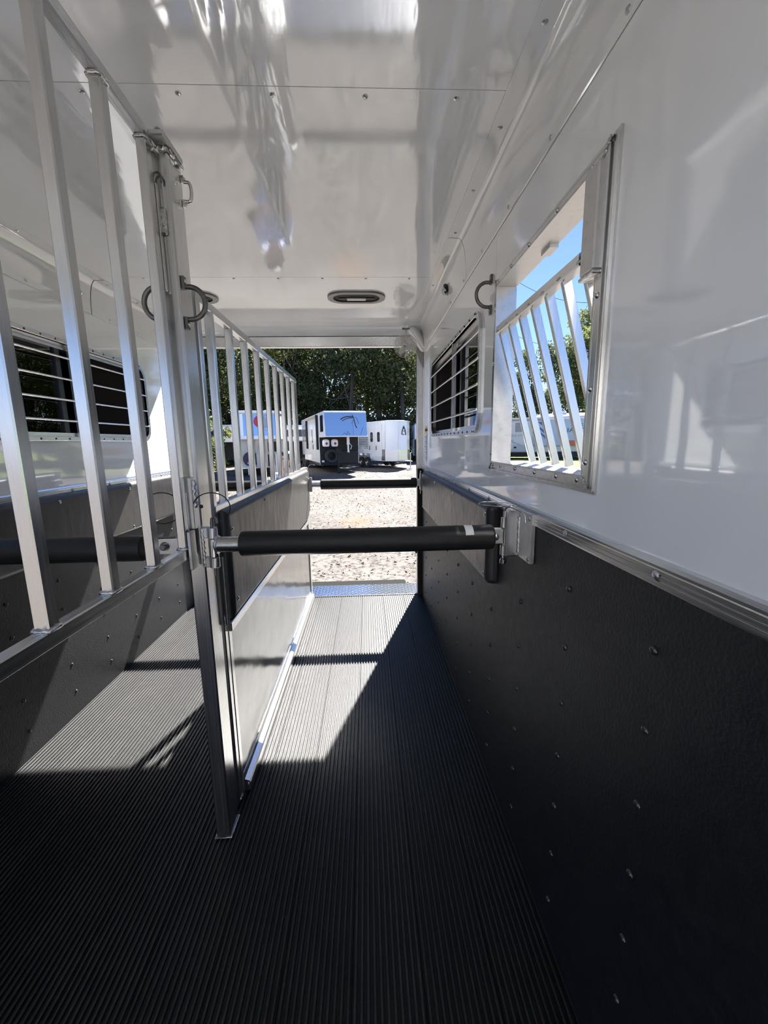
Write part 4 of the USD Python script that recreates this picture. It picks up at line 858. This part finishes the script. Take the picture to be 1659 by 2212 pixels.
part(C_, 'cover_lettering', tx, PAPER, world=False)
part(C_, 'swirl_graphic', lean(prism(Point(-.02, 2.86).buffer(.30).difference(Point(.22, 3.02).buffer(.30)).intersection(sbox(-1, 2.5, .1, 3.2)), 'y', -.024, -.015)), REDP, world=False)
part(C_, 'swirl_graphic', lean(prism(Point(.10, 2.80).buffer(.30).difference(Point(-.12, 2.95).buffer(.27)), 'y', -.023, -.015)), GREYP, world=False)
part(C_, 'stripe_graphic', [lean(m_) for m_ in (tube([(.02, -.02, 2.55), (.30, -.02, 2.62), (.55, -.02, 2.75)], .018, 6), tube([(.05, -.02, 2.40), (.30, -.02, 2.42), (.50, -.02, 2.50)], .014, 6), tube([(.0, -.02, 3.05), (.30, -.02, 3.16), (.6, -.02, 3.2)], .02, 6))], GREYP, world=False, smooth=60)
part(C_, 'side_window', [prism(rrect(3.2, 4.2, 2.0, 2.9, .08), 'x', cw - .01, cw + .012), prism(rrect(1.5, 2.1, 2.4, 3.1, .08), 'x', -cw - .012, -cw + .01), prism(rrect(1.5, 2.1, 2.4, 3.1, .08), 'x', cw - .01, cw + .012)], WGLASS, world=False)
part(C_, 'roof_unit', bx(-.45, .15, 3.6, 4.5, 3.36, 3.68, .05), BLK, world=False)
part(C_, 'vent_pipe', cyl((.36, 3.2, 3.3), (.36, 3.2, 3.66), .05, 12), WHITE, world=False, smooth=40)
part(C_, 'fender', side_prism([(2.6, .95), (4.9, .95), (4.9, .55), (2.6, .55)], -cw - .20, -cw + .02), MIRROR, world=False)
for y in (3.2, 4.2): wheel(C_, -cw + .02, y, .38, .26, -1); wheel(C_, cw - .02, y, .38, .26, 1)
part(C_, 'coupler', [bx(-.08, .08, .75, .9, 1.2, 2.0, .01)], BLK, world=False)
part(C_, 'landing_leg', [bx(sx * .75 - .05, sx * .75 + .05, 1.95, 2.06, .03, 1.2, .01) for sx in (-1, 1)], ALU_D, world=False)

# --- three further rigs, mostly hidden
def far_rig(label, x, y, rot, kind):
    t = thing('horse_trailer', label, 'horse trailer', (x, y, GZ), rot)
    part(t, 'body', bx(-1.1, 1.1, 1.9, 7.5, .5, 3.1, .04), BODY, world=False)
    part(t, 'nose', bx(-1.1, 1.1, 0, 1.95, 1.9, 3.1, .06), BODY, world=False)
    part(t, 'front_wall', bx(-1.05, 1.05, 1.84, 1.91, .5, 1.88), BLK, world=False)
    part(t, 'window', prism(rrect(-.85, .85, 2.25, 2.8, .06), 'y', -.012, .02), WGLASS, world=False)
    part(t, 'window', prism(rrect(2.6, 4.2, 1.9, 2.6, .06), 'x', -1.112, -1.09), WGLASS, world=False)
    part(t, 'roof', bx(-1.06, 1.06, .05, 7.45, 3.1, 3.16), BODY, world=False)
    for yy in (4.6, 5.6): wheel(t, -1.06, yy, .38, .24, -1); wheel(t, 1.06, yy, .38, .24, 1)
    part(t, 'jack_leg', bx(-.07, .07, .6, .74, 0, 1.95, .01), BLK, world=False)
far_rig('white trailer with a dark front window far left behind the camper with graphics', -10.9, 31.0, 12, 0)
far_rig('white trailer with dark windows half hidden right of the small bumper pull trailer', 5.05, 33.5, -4, 1)
far_rig('white trailer end showing between the camper with graphics and the mirror nosed trailer', -5.4, 33.0, 10, 2)

# --- the fifth wheel camper outside the right feed window
R_ = thing('fifth_wheel_camper', 'cream and white camper with blue stripes standing outside the right feed window', 'camper', (15.9, 37.2, GZ), -23.0)
L2 = 5.6
part(R_, 'body', bx(-L2 + 1.6, L2, 0, 2.6, .55, 3.75, .12), BODY_C, world=False)
part(R_, 'cap', trimesh.convex.convex_hull(np.vstack([[(x, y, z) for x in (-.6, L2 + .5) for y in (.25, 2.35) for z in (3.8,)], [(x, y, 4.05) for x in (0, L2) for y in (.8, 1.8)], [(x, y, 3.6) for x in (-1.0, L2 + .8) for y in (0, 2.6)]])), BODY, world=False)
part(R_, 'slide_out', bx(-.35, L2 + .6, -.45, .1, 1.15, 3.45, .05), plain('camper_silver', (.36, .39, .45), .3), world=False)
part(R_, 'entry_panel', bx(-3.2, -.55, -.06, .1, .8, 3.5, .05), BODY_C, world=False)
wn = part(R_, 'entry_window', prism(rrect(-2.15, -1.25, 2.45, 3.3, .08), 'y', -.075, -.05), plain('camper_window_grey', (.20, .20, .19), .1), world=False)
part(R_, 'storage_door', bx(-2.3, .0, -.085, .05, .62, 1.25, .02), plain('camper_grey_panel', (.40, .38, .35), .4), world=False)
part(R_, 'skirt', bx(-L2 + 1.7, L2, .1, 2.5, .15, .58), BLK, world=False)
part(R_, 'awning_rail', bx(-3.3, .2, -.16, -.04, 3.48, 3.66, .04), GREYP, world=False)
part(R_, 'stripe_graphic', [prism([(-.2, 3.3), (.2, 3.3), (1.0, 2.55), (.7, 2.55)], 'y', -.462, -.449), prism([(-.2, 2.8), (.05, 2.8), (.9, 2.1), (.6, 2.1)], 'y', -.462, -.449), prism([(-.2, 2.45), (0, 2.45), (.8, 1.75), (.55, 1.75)], 'y', -.462, -.449)], BLUEP, world=False)
part(R_, 'stripe_graphic', [prism([(-3.1, 1.9), (-1.5, 1.25), (-1.7, 1.25), (-3.1, 1.75)], 'y', -.072, -.059), prism([(-3.1, 2.1), (-2.2, 1.65), (-2.4, 1.65), (-3.1, 2.0)], 'y', -.072, -.059)], GREYP, world=False)
part(R_, 'low_stripe', bx(2.2, L2 + .6, -.462, -.449, 1.18, 1.62), ORANGE, world=False)
tj = meshkit.text_mesh('JAYCO', .34, .012, True); v = tj.vertices; tj.vertices = np.stack([2.05 + v[:, 0] * 1.35, -.45 - v[:, 2], 2.35 + v[:, 1]], -1)
part(R_, 'lettering', tj, BLUEP, world=False)
te = meshkit.text_mesh('EAGLE HT', .22, .012, True); v = te.vertices; te.vertices = np.stack([-2.95 + v[:, 0], -.06 - v[:, 2], 2.02 + v[:, 1]], -1)
part(R_, 'lettering', te, GREYP, world=False)
part(R_, 'bird_emblem', [tube([(2.9, -.458, 2.95), (3.1, -.458, 3.08), (3.3, -.458, 3.02), (3.5, -.458, 3.05)], .03, 6), tube([(3.0, -.458, 2.85), (3.3, -.458, 2.92), (3.55, -.458, 2.86)], .022, 6)], BLUEP, world=False, smooth=60)
part(R_, 'vent', [bx(-.95, -.75, -.075, -.05, 1.75, 1.95, .005), bx(-2.2, -2.0, -.1, -.08, .95, 1.1, .005)], BLK, world=False)
part(R_, 'roof_unit', bx(1.0, 2.2, .8, 1.8, 3.95, 4.30, .08), BODY, world=False)
for x in (2.0, 2.9): 
    part(R_, 'wheel', lathe([(0, .02), (.2, .02), (.24, .0), (.36, .0), (.40, .04), (.40, .22), (0, .22)], (x, .05, .40), (0, 1, 0), 24), TYRE, smooth=40, world=False)

# ---- the person just behind the trailer
SKIN = M('skin', {"p": ("principled_bsdf", {"base_color": (.52, .30, .21), "roughness": .5, "subsurface_weight": .1, "subsurface_radius": (.01, .004, .002)})})
SHIRT = noisy('shirt_cloth', (.42, .45, .62), (.50, .53, .70), 30.0, rough=(.8, .9), bump=.3, bscale=14, dist=.01)
SHORTS = plain('shorts_cloth', (.07, .075, .09), .85)
HAIR = noisy('dark_hair', (.010, .008, .007), (.022, .017, .014), 60.0, rough=(.4, .6), stretch=(1, 1, .1), bump=.5)
SHOE = plain('shoe', (.55, .55, .55), .6)
def sph(c, r): s = trimesh.creation.icosphere(2, 1.0); return s.vertices * np.broadcast_to(r, 3) + np.asarray(c)
def mani(m): return m3.Manifold(m3.Mesh(np.asarray(m.vertices, np.float32), np.asarray(m.faces, np.uint32)))
def chain(js):
    out = None
    for (c0, r0_), (c1, r1_) in zip(js[:-1], js[1:]):
        h = mani(trimesh.convex.convex_hull(np.vstack([sph(c0, r0_), sph(c1, r1_)]))); out = h if out is None else out + h
    return out
def smoothed(man, ln=.02, it=8):
    m = man.refine_to_length(ln).to_mesh(); t = trimesh.Trimesh(m.vert_properties[:, :3], m.tri_verts); t.merge_vertices()
    trimesh.smoothing.filter_taubin(t, lamb=.5, nu=.53, iterations=it); return t
pe = thing('person', 'person in a pale blue shirt standing behind the trailer looking at a phone', 'person', (-.97, 4.95, GZ), -28)
# local frame: faces -y, x to its own left side of the picture, z up; 1.66 m tall
hip = (0, 0, .90); legs = []
for s in (-1, 1):
    legs.append([((s * .085, .0, .88), .085), ((s * .095, -.015, .48), .056), ((s * .10, .015, .09), .040)])
torso = [((0, .0, .92), (.145, .10, .09)), ((0, .005, 1.10), (.125, .090, .08)), ((0, .01, 1.28), (.155, .10, .08)), ((0, .015, 1.37), (.120, .07, .05))]
neck = [((0, .01, 1.36), .055), ((0, -.012, 1.46), .050)]
head = chain([((0, -.02, 1.575), (.072, .085, .085)), ((0, -.045, 1.505), (.052, .060, .052))])
arms = []
hands = []
def hand(w, d, side_v, curl):
    d = np.array(d, float) / np.linalg.norm(d); sv = np.array(side_v, float); sv -= d * (sv @ d); sv /= np.linalg.norm(sv); nv = np.cross(d, sv); w = np.array(w, float)
    h = chain([((w), .026), (w + d * .045, (.034, .030, .030)), (w + d * .075, (.034, .028, .028))])
    for i, (o, L) in enumerate(((-.030, .062), (-.010, .072), (.010, .068), (.030, .054))):
        b = w + d * .080 + sv * o; k1 = b + (d * math.cos(curl) + nv * math.sin(curl)) * L * .5; k2 = k1 + (d * math.cos(curl * 2.2) + nv * math.sin(curl * 2.2)) * L * .5
        h += chain([(w + d * .055 + sv * o, .0095), (b, .0095), (k1, .0088), (k2, .0078)])
    b = w + d * .025 - sv * .030; h += chain([(b, .012), (b - sv * .025 + d * .028, .0105), (b - sv * .022 + d * .058 + nv * .012, .0085)])
    return h
el = {-1: (-.225, -.02, 1.10), 1: (.225, -.03, 1.10)}; wrr = {-1: (-.12, -.23, 1.17), 1: (.10, -.24, 1.18)}
body = chain(torso)
for j in legs: body += chain(j)
for j in legs:
    fx = j[-1][0][0]; body += chain([((fx, .02, .055), (.04, .045, .045)), ((fx, -.08, .04), (.042, .05, .03)), ((fx, -.16, .03), (.04, .035, .024))])
body += chain(neck) + head
for s in (-1, 1):
    body += chain([((s * .165, .015, 1.355), .052), (el[s], .040), (wrr[s], .027)])
    body += hand(wrr[s], (-s * .25, -.45, .45), (s * -1.0, 0, .0), .55)
nose = chain([((0, -.100, 1.560), .010), ((0, -.112, 1.538), .013)]); body += nose
for s in (-1, 1): body += chain([((s * .074, -.005, 1.555), (.010, .020, .030)), ((s * .078, .0, 1.548), (.008, .014, .022))])
for s in (-1, 1): body -= chain([((s * .030, -.118, 1.566), .013), ((s * .034, -.118, 1.566), .013)])
part(pe, 'body', smoothed(body, .014, 8), SKIN, smooth=True, world=False)
for s in (-1, 1):
    ey = part(pe, 'eye', lathe([(0, .0), (.007, .001), (.0095, .006), (.0075, .011), (.004, .013), (0, .0135)], (s * .031, -.0935, 1.566), (s * .12, -1, 0), 14), WHITE, smooth=60, world=False)
    part(ey, 'iris', lathe([(0, .0120), (.0052, .0125), (.004, .0139), (0, .0142)], (s * .031, -.0935, 1.566), (s * .12, -1, 0), 12), INK, smooth=60, world=False)
    part(pe, 'eyebrow', bar((s * .018, -.1005, 1.588), (s * .046, -.0935, 1.586), .006, .006, (0, 1, 0)), HAIR, world=False)
part(pe, 'mouth', bar((-.022, -.1005, 1.508), (.022, -.1005, 1.508), .006, .006, (0, 1, 0)), RED, world=False)
hairm = chain([((0, .0, 1.600), (.083, .092, .082)), ((0, .035, 1.53), (.076, .07, .07))]) + chain([((0, .075, 1.56), .05), ((0, .10, 1.44), .035), ((0, .10, 1.34), .015)])
hairm -= chain([((0, -.13, 1.55), (.075, .075, .062)), ((0, -.13, 1.46), (.09, .09, .09))])
part(pe, 'hair', smoothed(hairm, .014, 6), HAIR, smooth=True, world=False)
def grow(ch, g_): return [(c, np.broadcast_to(r, 3) + g_) for c, r in ch]
sh = chain(grow(torso, .016)) + chain(grow([((0, 0, .90), (.15, .105, .08)), ((0, 0, .86), (.155, .11, .03))], .012))
for s in (-1, 1): sh += chain([((s * .150, .015, 1.345), .074), ((s * .205, -.005, 1.20), .062)])
sh -= chain([((0, -.01, 1.45), .075), ((0, -.03, 1.50), .075)])
part(pe, 'shirt', smoothed(sh, .018, 8), SHIRT, smooth=True, world=False)
sr = chain(grow([((0, 0, .90), (.145, .105, .09))] * 2, .012))
for j in legs: sr += chain([(np.array(j[0][0]), .100), (np.array(j[0][0]) + (0, -.006, -.30), .088)])
part(pe, 'shorts', smoothed(sr, .018, 6), SHORTS, smooth=True, world=False)
for j in legs:
    fx = j[-1][0][0]; s_ = chain([((fx, .025, .055), (.047, .052, .05)), ((fx, -.08, .045), (.049, .055, .04)), ((fx, -.165, .033), (.046, .04, .030))])
    part(pe, 'shoe', smoothed(s_.trim_by_plane((0, 0, 1), .002) if hasattr(s_, 'trim_by_plane') else s_, .016, 4), SHOE, smooth=True, world=False)
ph = thing('phone', 'dark phone held in the hands of the person', 'phone', (-.97, 4.95, GZ), -28)
part(ph, 'case', bar((0, -.325, 1.205), (0, -.345, 1.36), .076, .010, (1, 0, 0)), BLK, world=False)
part(ph, 'screen', bar((0, -.3185, 1.213), (0, -.337, 1.354), .068, .002, (1, 0, 0)), WGLASS, world=False)

for lab, u in (('wooden utility pole at the near end of the overhead wires', 2.2), ('wooden utility pole at the far end of the overhead wires', -.22)):
    a1, b1 = along((.352, .363), 30, (.526, .314), 26)[-1 if u > 1 else 0], along((.352, .245), 30, (.526, .215), 27)[-1 if u > 1 else 0]
    up_ = thing('utility_pole', lab, 'pole', (a1[0] + .18, a1[1] + .18, GZ)); top = max(a1[2], b1[2]) + .5
    part(up_, 'shaft', cyl((a1[0] + .18, a1[1] + .18, GZ - .3), (a1[0] + .18, a1[1] + .18, top), .14, 14), BARK, smooth=40)
    part(up_, 'crossarm', bar(a1 + (-.2, -.2, 0), a1 + (.5, .5, 0), .09, .11), BARK); part(up_, 'arm', bar(b1 + (-.1, -.1, 0), (a1[0] + .2, a1[1] + .2, b1[2]), .07, .09), BARK)
